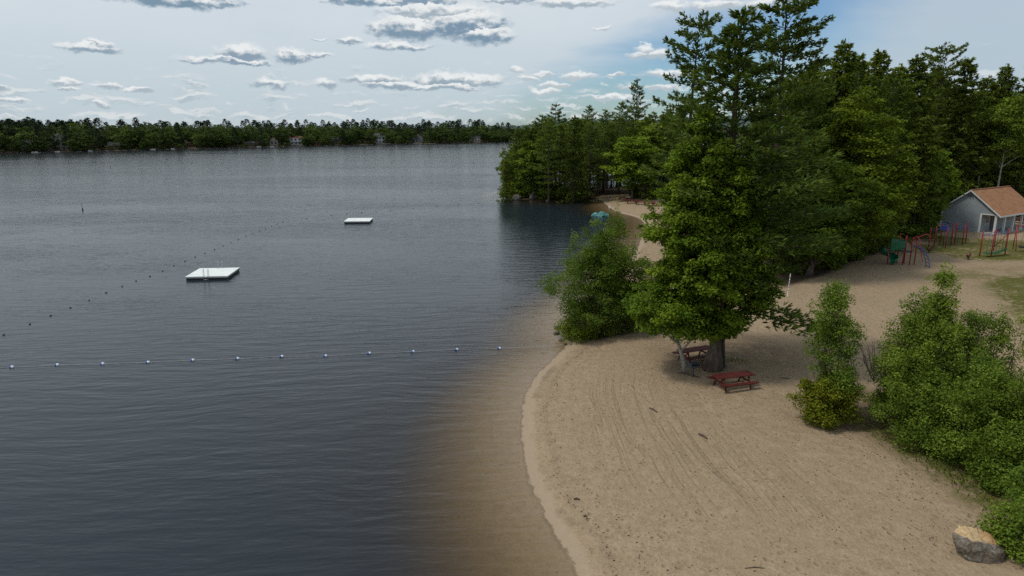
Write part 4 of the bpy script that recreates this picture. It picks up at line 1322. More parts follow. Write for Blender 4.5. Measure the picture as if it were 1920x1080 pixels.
me = bpy.data.meshes.new('teal_cover'); bm.to_mesh(me); bm.free(); me.materials.append(m)
p = at_z(1127, 406)
o = link('teal_cover', me); o.location = (p[0], p[1] + .9, .02); o.scale = (.92, .92, .78); o.rotation_euler = (0, 0, -.12)
tag(o, 'crumpled teal cover heaped in the shallows of the cove', 'tarp')

# leaf and twig litter: flat chips strewn on the sand
g = np.random.default_rng(9)
zones = [((9, 37.5), (19.5, 46), 700), ((14.5, 21), (20, 35), 1100), ((3.5, 19.5), (14, 30), 450), ((2, 28), (10, 46), 180), ((16, 40), (34, 70), 500)]
C = []
for (a, b2, n) in zones:
    x = g.uniform(a[0], b2[0], n); y = g.uniform(a[1], b2[1], n)
    cl = np.sin(x * 1.9 + 2 * np.sin(y * .8)) * np.sin(y * 1.4 + x * .6) + g.normal(0, .5, n)
    s_ = sdf(x, y); k = (s_ > 1.0) & (cl > .1)
    C.append(np.stack([x[k], y[k]], 1))
n = 700; yy = g.uniform(18, 46, n)         # wrack line above the water edge
for off, cnt in ((1.3, 330), (2.3, 160)):
    x = g.uniform(.5, 9, 9000); y = g.uniform(17, 46, 9000); s_ = sdf(x, y)
    k = np.where(np.abs(s_ - off - .25 * np.sin(y * .9)) < .14)[0][:cnt]
    C.append(np.stack([x[k], y[k]], 1))
C = np.concatenate(C); zc = height(C[:, 0], C[:, 1]) + .016
P3 = np.column_stack([C, zc]); n = len(P3)
N = np.array([0, 0, 1.]) + g.normal(0, .22, (n, 3)); Tn = g.normal(size=(n, 3)) * np.array([1, 1, .12])
sz = g.uniform(.035, .11, n) * g.uniform(.5, 1.1, n)
o = link('leaf_litter', quad_mesh('leaf_litter', cards(P3, Tn, N, sz, sz * g.uniform(.35, .8, n), .1), M['litter']))
tag(o, 'dead leaves and bits of bark strewn over the sand', kind='stuff')

# ------------------------------------------------------------------ pavilion
m, T = material('grey_clapboard')
tc = T.n('ShaderNodeTexCoord').outputs['Object']
sp_ = T.n('ShaderNodeSeparateXYZ'); T.t.links.new(tc, sp_.inputs[0])
fz = T.m('FRACT', T.m('MULTIPLY', sp_.outputs[2], 8.0))
cc = T.ramp(T.noise(tc, 1.2, 4).outputs[0], [(.3, (.225, .26, .285)), (.7, (.275, .31, .335))])
cc = T.mix(T.ss(fz, .10, .0, 0, .45), cc, (.10, .12, .13))
b = T.n('ShaderNodeBsdfPrincipled'); T.put(b.inputs['Base Color'], cc); b.inputs['Roughness'].default_value = .7
T.put(b.inputs['Normal'], T.bump(fz, .8, .012)); finish(T, b.outputs[0]); M['siding'] = m
m, T = material('brown_shingles')
tc = T.n('ShaderNodeTexCoord').outputs['Object']
br = T.n('ShaderNodeTexBrick'); T.t.links.new(tc, br.inputs['Vector']); br.inputs['Scale'].default_value = 1
br.inputs['Brick Width'].default_value = .32; br.inputs['Row Height'].default_value = .15; br.inputs['Mortar Size'].default_value = .008
br.inputs['Color1'].default_value = (.33, .150, .068, 1); br.inputs['Color2'].default_value = (.24, .105, .048, 1); br.inputs['Mortar'].default_value = (.09, .045, .025, 1)
cc = T.mix(T.ss(T.noise(tc, 1.1, 4, .7).outputs[0], .35, .7, 0, .55), br.outputs[0], (.37, .185, .09))
b = T.n('ShaderNodeBsdfPrincipled'); T.put(b.inputs['Base Color'], cc); b.inputs['Roughness'].default_value = .9; finish(T, b.outputs[0]); M['shingle'] = m
M['whitetrim'] = plain('white_trim', (.55, .58, .58), .55, .06)
M['teal'] = plain('blue_green_trim', (.06, .15, .17), .6, .1)
th = .58
pz = hz(63.5, 94)
pav = empty('pavilion', (62.5, 93.3, pz), th, 'grey clapboard pavilion with a brown shingle roof and white porch columns', 'pavilion')
# local axes: +x runs back along the ridge, -y is the porch side
HW, EV, RD, LEN = 3.45, 2.66, 5.65, 11.0
sl = (RD - EV) / 3.76
gz = lambda y: RD - .16 - abs(y) * sl
w = MB()
PY = -1.55
w.add([(0, HW, 0), (0, PY, 0), (0, PY, 2.45), (0, -HW, 2.45), (0, -HW, gz(HW)), (0, 0, gz(0)), (0, HW, gz(HW)),
       (.16, HW, 0), (.16, PY, 0), (.16, PY, 2.45), (.16, -HW, 2.45), (.16, -HW, gz(HW)), (.16, 0, gz(0)), (.16, HW, gz(HW))],
      [(0, 6, 5, 4, 3, 2, 1), (7, 8, 9, 10, 11, 12, 13), (0, 1, 8, 7), (1, 2, 9, 8), (2, 3, 10, 9), (3, 4, 11, 10), (4, 5, 12, 11), (5, 6, 13, 12), (6, 0, 7, 13)])
w.box((LEN / 2 + .08, HW - .08, 1.22), (LEN - .16, .16, 2.44)); w.box((LEN / 2 + .08, PY + .08, 1.22), (LEN - .16, .16, 2.44))
w.box((LEN + .08, .95, 1.22), (.16, 4.9, 2.44))
w.build('wall', M['siding'], pav)
for s in (-1, 1):
    r_ = MB()
    a0, b0 = (-.32, 0, RD), (-.32, s * 4.0, RD - 4.0 * sl)
    nx = Vector((0, s * sl, 1)).normalized() * .13
    V = [Vector(a0), Vector(b0), Vector((LEN + .4, b0[1], b0[2])), Vector((LEN + .4, 0, RD))]
    V2 = [q - Vector((0, 0, .15)) for q in V]
    V[0].y = V[3].y = s * -.0
    r_.add(V + V2, [(0, 1, 2, 3), (7, 6, 5, 4), (0, 4, 5, 1), (1, 5, 6, 2), (2, 6, 7, 3)])
    r_.build('roof_slope', M['shingle'], pav)
    f_ = MB()
    f_.add([(-.345, 0, RD + .01), (-.345, s * 4.03, RD + .01 - 4.03 * sl), (-.345, s * 4.03, RD - .20 - 4.03 * sl), (-.345, 0, RD - .20),
            (-.322, 0, RD + .01), (-.322, s * 4.03, RD + .01 - 4.03 * sl), (-.322, s * 4.03, RD - .20 - 4.03 * sl), (-.322, 0, RD - .20)],
           [(0, 1, 2, 3), (7, 6, 5, 4), (0, 4, 5, 1), (1, 5, 6, 2), (2, 6, 7, 3)])
    f_.build('rake_board', M['whitetrim'], pav)
    t_ = MB(); t_.beam((-.02, s * .1, gz(.1) - .05), (-.02, s * 3.4, gz(3.4) - .05), .035, .12); t_.build('frieze_board', M['teal'], pav)
    f_ = MB(); f_.box((LEN / 2, s * 4.02, RD - 4.0 * sl - .10), (LEN + .7, .03, .2)); f_.build('eave_board', M['whitetrim'], pav)
rc = MB(); rc.beam((-.3, 0, RD + .02), (LEN + .4, 0, RD + .02), .26, .04); rc.build('ridge_cap', M['shingle'], pav)
cb_ = MB(); cb_.box((LEN / 2 + .1, -HW + .1, 2.55), (LEN + .1, .18, .2)); cb_.box((-.012, (PY - HW) / 2, 2.52), (.03, HW + PY + .1, .16)); cb_.build('porch_beam', M['whitetrim'], pav)
for k in range(5):
    c_ = MB(); x = .1 + k * 2.65
    c_.box((x, -HW + .1, 1.225), (.24, .24, 2.45)); c_.box((x, -HW + .1, .10), (.32, .32, .20)); c_.build('column', M['whitetrim'], pav)
c_ = MB(); c_.box((-.012, PY - .02, 1.225), (.06, .24, 2.45)); c_.build('corner_board', M['whitetrim'], pav)
c_ = MB(); c_.box((-.012, HW - .06, 1.2), (.06, .2, 2.4)); c_.build('corner_board', M['whitetrim'], pav)
f_ = MB(); f_.box((LEN / 2, -.0, -.05), (LEN + .6, 2 * HW + .5, .2)); f_.build('floor_slab', M['concrete'], pav)
for x in (2.0, 5.2, 8.4):
    w_ = MB(); w_.box((x, PY - .05, 1.55), (1.1, .05, 1.1)); wn = w_.build('window', M['whitetrim'], pav)
    g_ = MB(); g_.box((x, PY - .083, 1.55), (.94, .012, .94)); g_.build('pane', M['glass'], wn)
d_ = MB(); d_.box((3.6, PY - .045, 1.05), (.95, .06, 2.1)); d_.build('door', M['darkmetal'], pav)
l_ = MB(); l_.box((-.10, 0, RD - .62), (.18, .26, .2)); l_.tube([(-.16, -.16, RD - .70), (-.28, -.22, RD - .78)], [.06, .09], 8); l_.tube([(-.16, .16, RD - .70), (-.28, .22, RD - .78)], [.06, .09], 8)
l_.build('flood_light', M['darkmetal'], pav)
# things on the lawn beyond the porch
p = at(1916, 418); put_table(TB3, p, .4, 'dark picnic table beyond the last porch columns of the pavilion')

# ------------------------------------------------------------------ play area
def arc_pts(P, n=24):
    P = np.array(P, float); t = np.linspace(0, len(P) - 1, n); out = []
    for u in t:
        i = min(int(u), len(P) - 2); f = u - i
        p0, p1, p2, p3 = P[max(i - 1, 0)], P[i], P[i + 1], P[min(i + 2, len(P) - 1)]
        out.append(.5 * ((2 * p1) + (-p0 + p2) * f + (2 * p0 - 5 * p1 + 4 * p2 - p3) * f * f + (-p0 + 3 * p1 - 3 * p2 + p3) * f ** 3))
    return out


p = at(1692, 497)
az = math.atan2(p[0], p[1])
sld = empty('slide_tower', p, -az, 'green spiral slide with red posts and a blue arched climber', 'slide')
for x, y, h_ in [(0, 0, 3.05), (.62, .25, 2.85), (-.55, .75, 3.15), (.1, 1.05, 2.9), (1.05, 1.0, 2.5)]:
    k = MB(); k.tube([(x, y, -.2), (x, y, h_), (x, y, h_ + .05)], [.055, .055, .03], 10); k.build('post', M['redpost'], sld, True)
k = MB(); k.box((.15, .5, 1.38), (1.15, 1.05, .07)); k.build('deck', M['darkmetal'], sld)
# hood of the slide
k = MB()
k.add([(-1.22, -.42, 1.38), (.05, -.36, 1.72), (.05, -.36, 2.55), (-.62, -.42, 2.48), (-1.22, -.42, 2.62), (-1.22, .55, 1.38), (.05, .55, 1.72), (.05, .55, 2.6), (-.55, .55, 2.58), (-1.22, .55, 2.68)],
      [(0, 1, 2, 3), (0, 3, 4), (6, 5, 8, 7), (5, 9, 8), (3, 2, 7, 8), (4, 3, 8, 9), (1, 0, 5, 6)])
k.build('slide_hood', M['greenplastic'], sld, bevel=.14)
k = MB(); k.beam((-1.24, -.44, 2.63), (-.64, -.44, 2.49), .05, .05); k.beam((-.64, -.44, 2.49), (.05, -.38, 2.57), .05, .05); k.beam((-1.22, -.45, 1.5), (-.62, -.45, 2.47), .05, .05)
k.tube([(-1.24, -.44, 1.5), (-1.24, -.44, 2.63)], .035, 6); k.build('hood_rim', M['greenplastic'], sld)
# spiral chute: U section swept down a helix
V, Fc = [], []
ns, nu = 40, 13
for i in range(ns + 1):
    t = i / ns
    a = math.radians(245 - 290 * t)
    cxh, cyh, rad = -1.40, -.15, .56
    zc_ = 1.22 * (1 - t) ** 1.05 + .22
    ctr = np.array([cxh + rad * math.cos(a), cyh + rad * math.sin(a), zc_])
    out = np.array([math.cos(a), math.sin(a), 0])
    for j in range(nu):
        q = -1 + 2 * j / (nu - 1)
        hgt_ = (abs(q) ** 3) * (.52 if q > 0 else .38)
        V.append(ctr + out * q * .43 + np.array([0, 0, hgt_ - .1]))
for i in range(ns):
    for j in range(nu - 1):
        a = i * nu + j; Fc.append((a, a + 1, a + nu + 1, a + nu))
k = MB(); k.add(V, Fc); o = k.build('spiral_chute', M['greenplastic'], sld, True)
sm = o.modifiers.new('s', 'SOLIDIFY'); sm.thickness = .05
k = MB(); k.tube([(-1.40, -.15, -.2), (-1.40, -.15, 1.5)], .06, 10); k.build('spiral_post', M['redpost'], sld, True)
for y in (0, .9):
    k = MB(); k.tube(arc_pts([(.5, .25 + y * .6, 2.1), (.62, .2 + y * .7, 2.6), (.95, .1 + y, 2.95), (1.25, y, 2.6), (1.4, y, 1.9), (1.72, y - .1, .55)]), .036, 7); k.build('arch_rail', M['redpost'], sld, True)
k = MB(); k.tube(arc_pts([(.95, .12, 2.95), (1.35, .4, 3.1), (1.75, .8, 3.25), (2.05, 1.0, 3.05), (2.2, 1.1, 2.55)]), .036, 7); k.build('arch_rail', M['redpost'], sld, True)
cl = [(.62, 2.15), (1.0, 2.06), (1.4, 1.86), (1.8, 1.42), (2.08, .85), (2.22, .3), (2.24, -.1)]
ca = None
for y, xo in ((-.30, .16), (.22, -.16)):
    k = MB(); k.tube(arc_pts([(x + xo, y, z) for x, z in cl], 26), .036, 7)
    ca = k.build('climber_rail', M['bluebar'], sld, True)
for i, q in enumerate(arc_pts([(x, 0, z) for x, z in cl], 10)[:-1]):
    k = MB(); k.tube([(q[0] + .16, -.30, q[2]), (q[0] - .16, .22, q[2])], .028, 6); k.build('rung', M['bluebar'], sld, True)


def post_frame(name, label, posts, cat):
    """climbing frame from posts given as picture base, picture top y"""
    pb = [at(px, py) for px, py, _ in posts]
    c = np.mean(pb, axis=0)
    az_ = math.atan2(c[0], c[1])
    r = empty(name, (c[0], c[1], hz(c[0], c[1])), -az_, label, cat)
    ca_, sa_ = math.cos(az_), math.sin(az_)
    out = []
    for q, (px, py, ty) in zip(pb, posts):
        h_ = at_y(px, ty, q[1])[2] - q[2]
        d = q - c
        l = np.array([d[0] * ca_ - d[1] * sa_, d[0] * sa_ + d[1] * ca_, 0])
        k = MB(); k.tube([l + np.array([0, 0, -.2]), l + np.array([0, 0, h_]), l + np.array([0, 0, h_ + .04])], [.056, .056, .03], 10); k.build('post', M['redpost'], r, True)
        out.append((l, h_))
    return r, out


r, ps = post_frame('climbing_frame', 'red-posted climbing frame with blue bars in front of the pavilion wall',
                   [(1741, 464, 428), (1751, 464, 425), (1762, 459, 420), (1772, 466, 427), (1783, 459, 419.5), (1789, 458, 416), (1804, 459, 421), (1810, 456, 417)], 'climbing frame')
A = lambda i, z: tuple(ps[i][0] + np.array([0, 0, z]))
for i, j, z in [(2, 4, 2.75), (2, 3, 2.0), (3, 4, 2.0), (4, 5, 2.2), (5, 6, 2.35), (5, 6, 2.0), (6, 7, 2.3), (1, 2, 2.1), (0, 1, 2.1)]:
    k = MB(); k.tube([A(i, z), A(j, z)], .03, 7); k.build('bar', M['bluebar'], r, True)
k = MB(); k.box(tuple((ps[2][0] + ps[3][0]) / 2 + np.array([0, -.05, 2.25])), (.75, .12, .62)); o = k.build('play_panel', M['bluebar'], r, bevel=.05)
k = MB(); k.tube([A(3, 1.0) if False else tuple((ps[2][0] + ps[3][0]) / 2 + np.array([.05, 0, -.1])), tuple((ps[2][0] + ps[3][0]) / 2 + np.array([.05, 0, 2.0]))], .05, 8); k.build('pole', M['darkmetal'], r, True)
for (i, j) in ((5, 6), (3, 4)):
    k = MB(); a0, b0 = ps[i][0], ps[j][0]
    for t in np.linspace(.15, .85, 4): q = a0 * (1 - t) + b0 * t; k.tube([q + np.array([0, 0, .2]), q + np.array([0, 0, 2.0])], .018, 5)
    for z in (.4, .8, 1.2, 1.6): k.tube([a0 * .9 + b0 * .1 + np.array([0, 0, z]), a0 * .1 + b0 * .9 + np.array([0, 0, z])], .018, 5)
    k.build('climbing_net', M['darkgreen'], r)
r, ps = post_frame('bridge_frame', 'red-posted play frame with a sagging green bridge near the porch',
                   [(1836.5, 481, 433), (1857.8, 482, 432), (1862.5, 470, 429), (1884, 478, 429)], 'climbing frame')
for i, j, z in [(0, 1, 2.45), (0, 2, 2.3), (2, 3, 2.55), (1, 3, 2.5)]:
    k = MB(); k.tube([A(i, z), A(j, z)], .03, 7); k.build('bar', M['bluebar'], r, True)
k = MB(); k.tube([A(2, .5), A(3, 2.4)], .035, 7); k.build('brace', M['redpost'], r, True)
k = MB(); a0 = (ps[0][0] + ps[1][0]) / 2; b0 = ps[3][0]
for t in np.linspace(0, 1, 12):
    q = a0 * (1 - t) + b0 * t; k.box((q[0], q[1], .42 + .28 * t - .22 * math.sin(math.pi * t)), (.26, .75, .07))
k.build('bridge', M['greenplastic'], r)
for t in np.linspace(.05, .95, 7):
    q = a0 * (1 - t) + b0 * t; z0_ = .42 + .28 * t - .22 * math.sin(math.pi * t)
    k = MB(); k.tube([(q[0], q[1] - .3, z0_), (q[0], q[1] - .3, 2.4)], .018, 5); k.tube([(q[0], q[1] + .3, z0_), (q[0], q[1] + .3, 2.4)], .018, 5); k.build('hanger', M['darkmetal'], r)
# swing at the right edge
p = at(1905, 471); az = math.atan2(p[0], p[1])
r = empty('swing_set', p, -az, 'red swing frame with a dark tyre seat cut by the right edge', 'swing')
k = MB(); k.tube([(0, 0, -.1), (-.3, .1, 2.9)], .045, 8); k.build('leg', M['redpost'], r, True)
k = MB(); k.tube([(-.35, 1.6, -.1), (-.3, .1, 2.9)], .045, 8); k.build('leg', M['redpost'], r, True)
k = MB(); k.tube([(-.3, .1, 2.9), (2.9, .1, 3.0)], .05, 8); k.build('crossbar', M['redpost'], r, True)
k = MB(); k.tube([(2.9, .1, 3.0), (3.2, -.9, -.1)], .045, 8); k.build('leg', M['redpost'], r, True)
k = MB(); k.tube([(2.9, .1, 3.0), (3.2, 1.1, -.1)], .045, 8); k.build('leg', M['redpost'], r, True)
for x in (.55, 1.75):
    k = MB(); k.tube([(x, .1, 2.9), (x - .25, .1, .62)], .015, 5); k.tube([(x + .3, .1, 2.9), (x + .25, .1, .62)], .015, 5); k.build('chain', M['darkmetal'], r)
    k = MB(); k.tube([(x + .32 * math.cos(t), .1 + .32 * math.sin(t), .56) for t in np.linspace(0, 6.283, 17)], .10, 8, cap=False); k.build('tyre_seat', M['black'], r, True)
# two short spring riders in the sand
for i, (px, py, lab) in enumerate([(1742, 474, 'dark bent spring rider in front of the climbing frame'), (1815, 487, 'low dark spring rider between the slide and the bridge frame')]):
    p = at(px, py)
    r = empty('spring_rider', p, .5 * i, lab, 'spring rider')
    k = MB(); k.tube([(.09 * math.cos(t), .09 * math.sin(t), t * .014) for t in np.linspace(0, 25, 60)], .02, 5); k.build('spring', M['darkmetal'], r, True)
    k = MB(); k.tube(arc_pts([(-.32, 0, .55), (-.15, 0, .38), (.12, 0, .38), (.34, 0, .72)], 10), [.09, .1, .11, .12, .12, .12, .11, .1, .08, .06], 8); k.build('seat', M['darkred'], r, True)

# ------------------------------------------------------------------ houses, docks and boats on the far shore
M['hgrey'] = plain('house_grey_siding', (.22, .23, .24), .7, .08); M['hbeige'] = plain('house_beige_siding', (.30, .27, .22), .7, .08)
M['hwhite'] = plain('house_white_siding', (.52, .53, .52), .7, .06); M['hbrown'] = plain('house_brown_siding', (.10, .06, .045), .8, .15)
M['hred'] = plain('house_red_boards', (.33, .075, .035), .7, .1); M['roofg'] = plain('dark_grey_shingles', (.075, .075, .08), .9, .15)
M['roofr'] = plain('red_brown_shingles', (.16, .055, .04), .9, .15)


def house(px, inl, w, d, hgt, rh, wall, roof, rows, cols, label, turn=0.0, gable=False, balcony=False):
    y0 = np.interp(px, [q[0] for q in FAR_PX], [q[1] for q in FAR_PX])
    p = at_z(px, y0); dr = p[:2] / np.linalg.norm(p[:2]); q = p[:2] + dr * inl
    z = max(.4, hz(q[0], q[1]))
    r = empty('lake_house', (q[0], q[1], z - .3), -math.atan2(q[0], q[1]) + turn, label, 'house', 'houses on the far shore')
    k = MB(); k.box((0, d / 2, hgt / 2), (w, d, hgt))
    if gable: k.add([(-w / 2, .02, hgt), (w / 2, .02, hgt), (0, .02, hgt + rh), (-w / 2, d - .02, hgt), (w / 2, d - .02, hgt), (0, d - .02, hgt + rh)], [(0, 1, 2), (3, 5, 4)])
    else: k.add([(-w / 2 + .02, 0, hgt), (-w / 2 + .02, d, hgt), (-w / 2 + .02, d / 2, hgt + rh), (w / 2 - .02, 0, hgt), (w / 2 - .02, d, hgt), (w / 2 - .02, d / 2, hgt + rh)], [(0, 2, 1), (3, 4, 5)])
    k.build('wall', wall, r)
    k = MB(); o_ = .4
    if gable:
        for s in (-1, 1): k.beam((0, d / 2, hgt + rh + .06), (s * (w / 2 + o_), d / 2, hgt - rh * o_ / (w / 2) + .06), d + .8, .14, (0, 1e-4, 1))
    else:
        for s in (-1, 1): k.beam((0, d / 2, hgt + rh + .06), (0, d / 2 + s * (d / 2 + o_), hgt - rh * o_ / (d / 2) + .06), w + .8, .14)
    k.build('roof', roof, r)
    for i in range(rows):
        for j in range(cols):
            k = MB(); x = (j - (cols - 1) / 2) * w / (cols + .25); zc_ = hgt * (i + .55) / rows
            k.box((x, -.03, zc_), (w / cols * .52, .06, hgt / rows * .5)); k.build('window', M['glass'], r)
    if balcony:
        for i in range(1, rows):
            k = MB(); k.box((0, -.8, hgt * i / rows), (w, 1.6, .15)); k.box((0, -1.58, hgt * i / rows + .5), (w, .04, .9)); k.build('balcony', M['hwhite'], r)
            for s in (-1, 0, 1):
                k = MB(); k.box((s * (w / 2 - .1), -1.5, hgt * i / rows / 2), (.15, .15, hgt * i / rows)); k.build('balcony_post', M['hwhite'], r)
    return r


house(52, 12, 6.5, 7, 4.6, 2.4, M['hgrey'], M['roofg'], 2, 2, 'small grey two-storey house at the left end of the far shore')
house(116, 16, 12, 8, 7.5, 3, M['hbeige'], M['roofg'], 3, 4, 'large beige house with rows of windows on the left of the far shore', .15, True)
house(215, 8, 7, 6, 3, 1.8, M['hbrown'], M['roofg'], 1, 2, 'dark brown cabin almost hidden under trees on the far shore')
house(467, 9, 8, 6, 2.9, 1.6, M['hbrown'], M['roofg'], 1, 3, 'low brown cabin right of the far shore gap')
house(514, 11, 6.5, 7, 4.2, 3, M['hbeige'], M['roofr'], 1, 2, 'small beige gabled cottage left of the white balcony house', 0, True)
house(555, 10, 10.5, 8, 6.3, 1.2, M['hwhite'], M['roofr'], 2, 3, 'white house with a balcony and red-brown roof on the far shore', 0, False, True)
house(597, 8, 6.5, 4, 2.4, 1.0, M['hred'], M['roofr'], 1, 2, 'low orange-red boathouse on the far shore')
house(632, 12, 8, 7, 5, 2, M['hbrown'], M['roofg'], 2, 2, 'dark tall cabin in the trees right of the red boathouse')
house(713, 12, 9.5, 8, 6.5, 3, M['hwhite'], M['roofg'], 2, 3, 'white gabled two-storey house in the middle of the far shore', .2)
house(726, 10, 4.5, 5, 4.2, 2, M['hwhite'], M['roofg'], 1, 2, 'white lower wing house right of the white gabled house', 0, True)
house(782, 12, 10, 8, 4.5, 3.6, M['hgrey'], M['roofg'], 1, 3, 'wide grey low-roofed house right of the white ones', -.15, True)
house(830, 12, 7, 7, 5.5, 2, M['hbrown'], M['roofg'], 2, 2, 'dark house in shade near the right of the far shore')
house(890, 12, 12, 8, 5.5, 2, M['hbeige'], M['roofg'], 2, 4, 'pale house with many windows near the right end of the far shore')


def boat_proto(mat):
    V, Fc = [], []; L = 5.2
    st = [(-L / 2, .95, .75), (-1.2, 1.05, .78), (.6, 1.0, .85), (1.7, .7, .95), (2.6, .04, 1.1)]
    for x, w_, h_ in st: V += [(x, -w_, h_), (x, -w_ * .75, .05), (x, 0, -.15), (x, w_ * .75, .05), (x, w_, h_)]
    for i in range(len(st) - 1):
        for j in range(4): a = i * 5 + j; Fc.append((a, a + 1, a + 6, a + 5))
    Fc.append((0, 1, 2, 3, 4))
    for i in range(len(st) - 1): Fc.append((i * 5, i * 5 + 5, i * 5 + 9, i * 5 + 4))
    h = MB(); h.add(V, Fc)
    w_ = MB(); w_.add([(.3, -.75, .85), (.3, .75, .85), (-.1, .7, 1.45), (-.1, -.7, 1.45), (.34, -.75, .85), (.34, .75, .85), (-.06, .7, 1.45), (-.06, -.7, 1.45)],
                      [(0, 1, 2, 3), (7, 6, 5, 4), (0, 4, 5, 1), (2, 6, 7, 3), (0, 3, 7, 4), (1, 5, 6, 2)])
    mo = MB(); mo.box((-2.75, 0, .75), (.35, .4, .7)); mo.box((-2.75, 0, .1), (.14, .14, .8))
    return [('hull', h.mesh('hull', mat)), ('windscreen', w_.mesh('windscreen', M['glass'])), ('outboard_motor', mo.mesh('outboard_motor', M['black']))]


BT = boat_proto(M['hwhite'])
for i, (px, dy, a, lab) in enumerate([(65, .4, .3, 'white boat moored below the small grey house'), (108, .4, -.2, 'white boat left of the beige house on the far shore'), 
                                      (169, .4, 2.9, 'white boat moored left of the dark brown cabin'), (287, .4, .2, 'white boat in the far shore gap'),
                                      (324, .4, 2.8, 'white boat by the far shore dock left of the cabin'), (485, .3, .2, 'white boat right of the low brown cabin'),
                                      (510, .6, .5, 'white boat in front of the beige gabled cottage')]):
    y0 = np.interp(px, [q[0] for q in FAR_PX], [q[1] for q in FAR_PX]) + dy
    p = at_z(px, y0)
    r = empty('motorboat', (p[0], p[1], 0), a, lab, 'boat', 'boats on the far shore')
    r.scale = (.62, .62, .62)
    for n_, me in BT: link(n_, me, r)
for i, (px, L, lab) in enumerate([(20, 10, 'brown dock at the left end of the far shore'), (285, 9, 'dock in the far shore gap'), (335, 9, 'dock left of the low brown cabin'), (548, 8, 'dock in front of the white balcony house'),
                                  (675, 12, 'long pale dock left of the white gabled house'), (725, 8, 'dock below the white gabled house')]):
    y0 = np.interp(px, [q[0] for q in FAR_PX], [q[1] for q in FAR_PX]) + .25
    p = at_z(px, y0)
    r = empty('dock', (p[0], p[1], 0), .25 if i % 2 else -.1, lab, 'dock', 'docks on the far shore')
    k = MB()
    for j in range(int(L * 2)): k.box((-L / 2 + (j + .5) * .5, 0, .62), (.46, 1.8, .08))
    k.build('deck', M['hbeige'] if i in (4, 5) else M['hbrown'], r)
    for j in range(4):
        for s in (-1, 1):
            k = MB(); k.tube([(-L / 2 + .4 + j * (L - .8) / 3, s * .8, -1), (-L / 2 + .4 + j * (L - .8) / 3, s * .8, .8)], .09, 6); k.build('post', M['hbrown'], r)

# ------------------------------------------------------------------ sky, sun, camera
SUN_EL, SUN_AZ = math.radians(58), math.radians(-100)     # azimuth from +Y towards +X
world = bpy.data.worlds.new('World'); scene.world = world; world.use_nodes = True
T = NT(world.node_tree)
sky = T.n('ShaderNodeTexSky'); sky.sky_type = 'NISHITA'; sky.sun_disc = False; sky.sun_elevation = SUN_EL; sky.sun_rotation = SUN_AZ
sky.altitude = 150; sky.air_density = 1.0; sky.dust_density = .6; sky.ozone_density = 1.6
G = T.vm('NORMALIZE', T.n('ShaderNodeTexCoord').outputs['Generated'])
sx = T.n('ShaderNodeSeparateXYZ'); T.t.links.new(G, sx.inputs[0])
el = T.m('ARCSINE', sx.outputs[2]); azn = T.m('ARCTAN2', sx.outputs[0], sx.outputs[1])
SC = 10.0     # the background strength below is 0.1


def pdir(px, py):
    r_ = ray(px, py); return math.atan2(r_[0], r_[1]), math.atan2(r_[2], math.hypot(r_[0], r_[1]))


cmb = T.n('ShaderNodeCombineXYZ'); T.put(cmb.inputs[0], azn); T.put(cmb.inputs[1], el)
Pn = cmb.outputs[0]
# veil of thin high cloud: everywhere but a blue window ahead and to the right
hi = T.noise(T.vm('MULTIPLY', Pn, (3.2, 9.0, 1)), 1.0, 5, .6, .4)
hn = T.m('SUBTRACT', hi.outputs[0], .5)
a0, e0 = pdir(890, 190); a1, e1 = pdir(1300, -20)
win_l = T.m('MULTIPLY_ADD', T.m('SUBTRACT', el, e0), -(a1 - a0) / (e1 - e0), T.m('SUBTRACT', azn, a0))
win_l = T.m('MULTIPLY_ADD', hn, .42, win_l)
left = T.ss(win_l, -.04, .15)                                   # 1 inside the blue window
ar, er = pdir(1560, 90)
win_r = T.m('MULTIPLY_ADD', T.m('SUBTRACT', el, er), -.55, T.m('SUBTRACT', azn, ar))
win_r = T.m('MULTIPLY_ADD', hn, .22, win_r)
blue = T.m('MULTIPLY', left, T.ss(win_r, .09, -.08))
veil = T.m('SUBTRACT', 1.0, T.m('MULTIPLY', blue, .95))
veil = T.m('MULTIPLY', veil, T.m('MULTIPLY_ADD', hn, .35, .88), clamp=True)
# veil brightness: brighter up in the thin cloud, greyer blue near the horizon and to the right
vb = T.ss(el, 0.0, .20)
vcol = T.mix(vb, (.535 * SC, .620 * SC, .675 * SC), (.715 * SC, .765 * SC, .795 * SC))
vr = T.ss(azn, .10, .55)
vcol = T.mix(T.m('MULTIPLY', vr, .8), vcol, (.450 * SC, .540 * SC, .620 * SC))
skyc = T.vm('MULTIPLY', sky.outputs[0], (.66, .86, 1.03))
col = T.mix(veil, skyc, vcol)
# cloud edges come from warping the coordinates
wn = T.noise(T.vm('MULTIPLY', Pn, (34, 60, 1)), 1.0, 5, .62)
wv = T.vm('SUBTRACT', wn.outputs['Color'], (.5, .5, .5))
Pw = T.vm('MULTIPLY_ADD', wv, (.036, .022, 0), Pn)
wfine = T.noise(T.vm('MULTIPLY', Pn, (95, 150, 1)), 1.0, 3, .6).outputs[0]
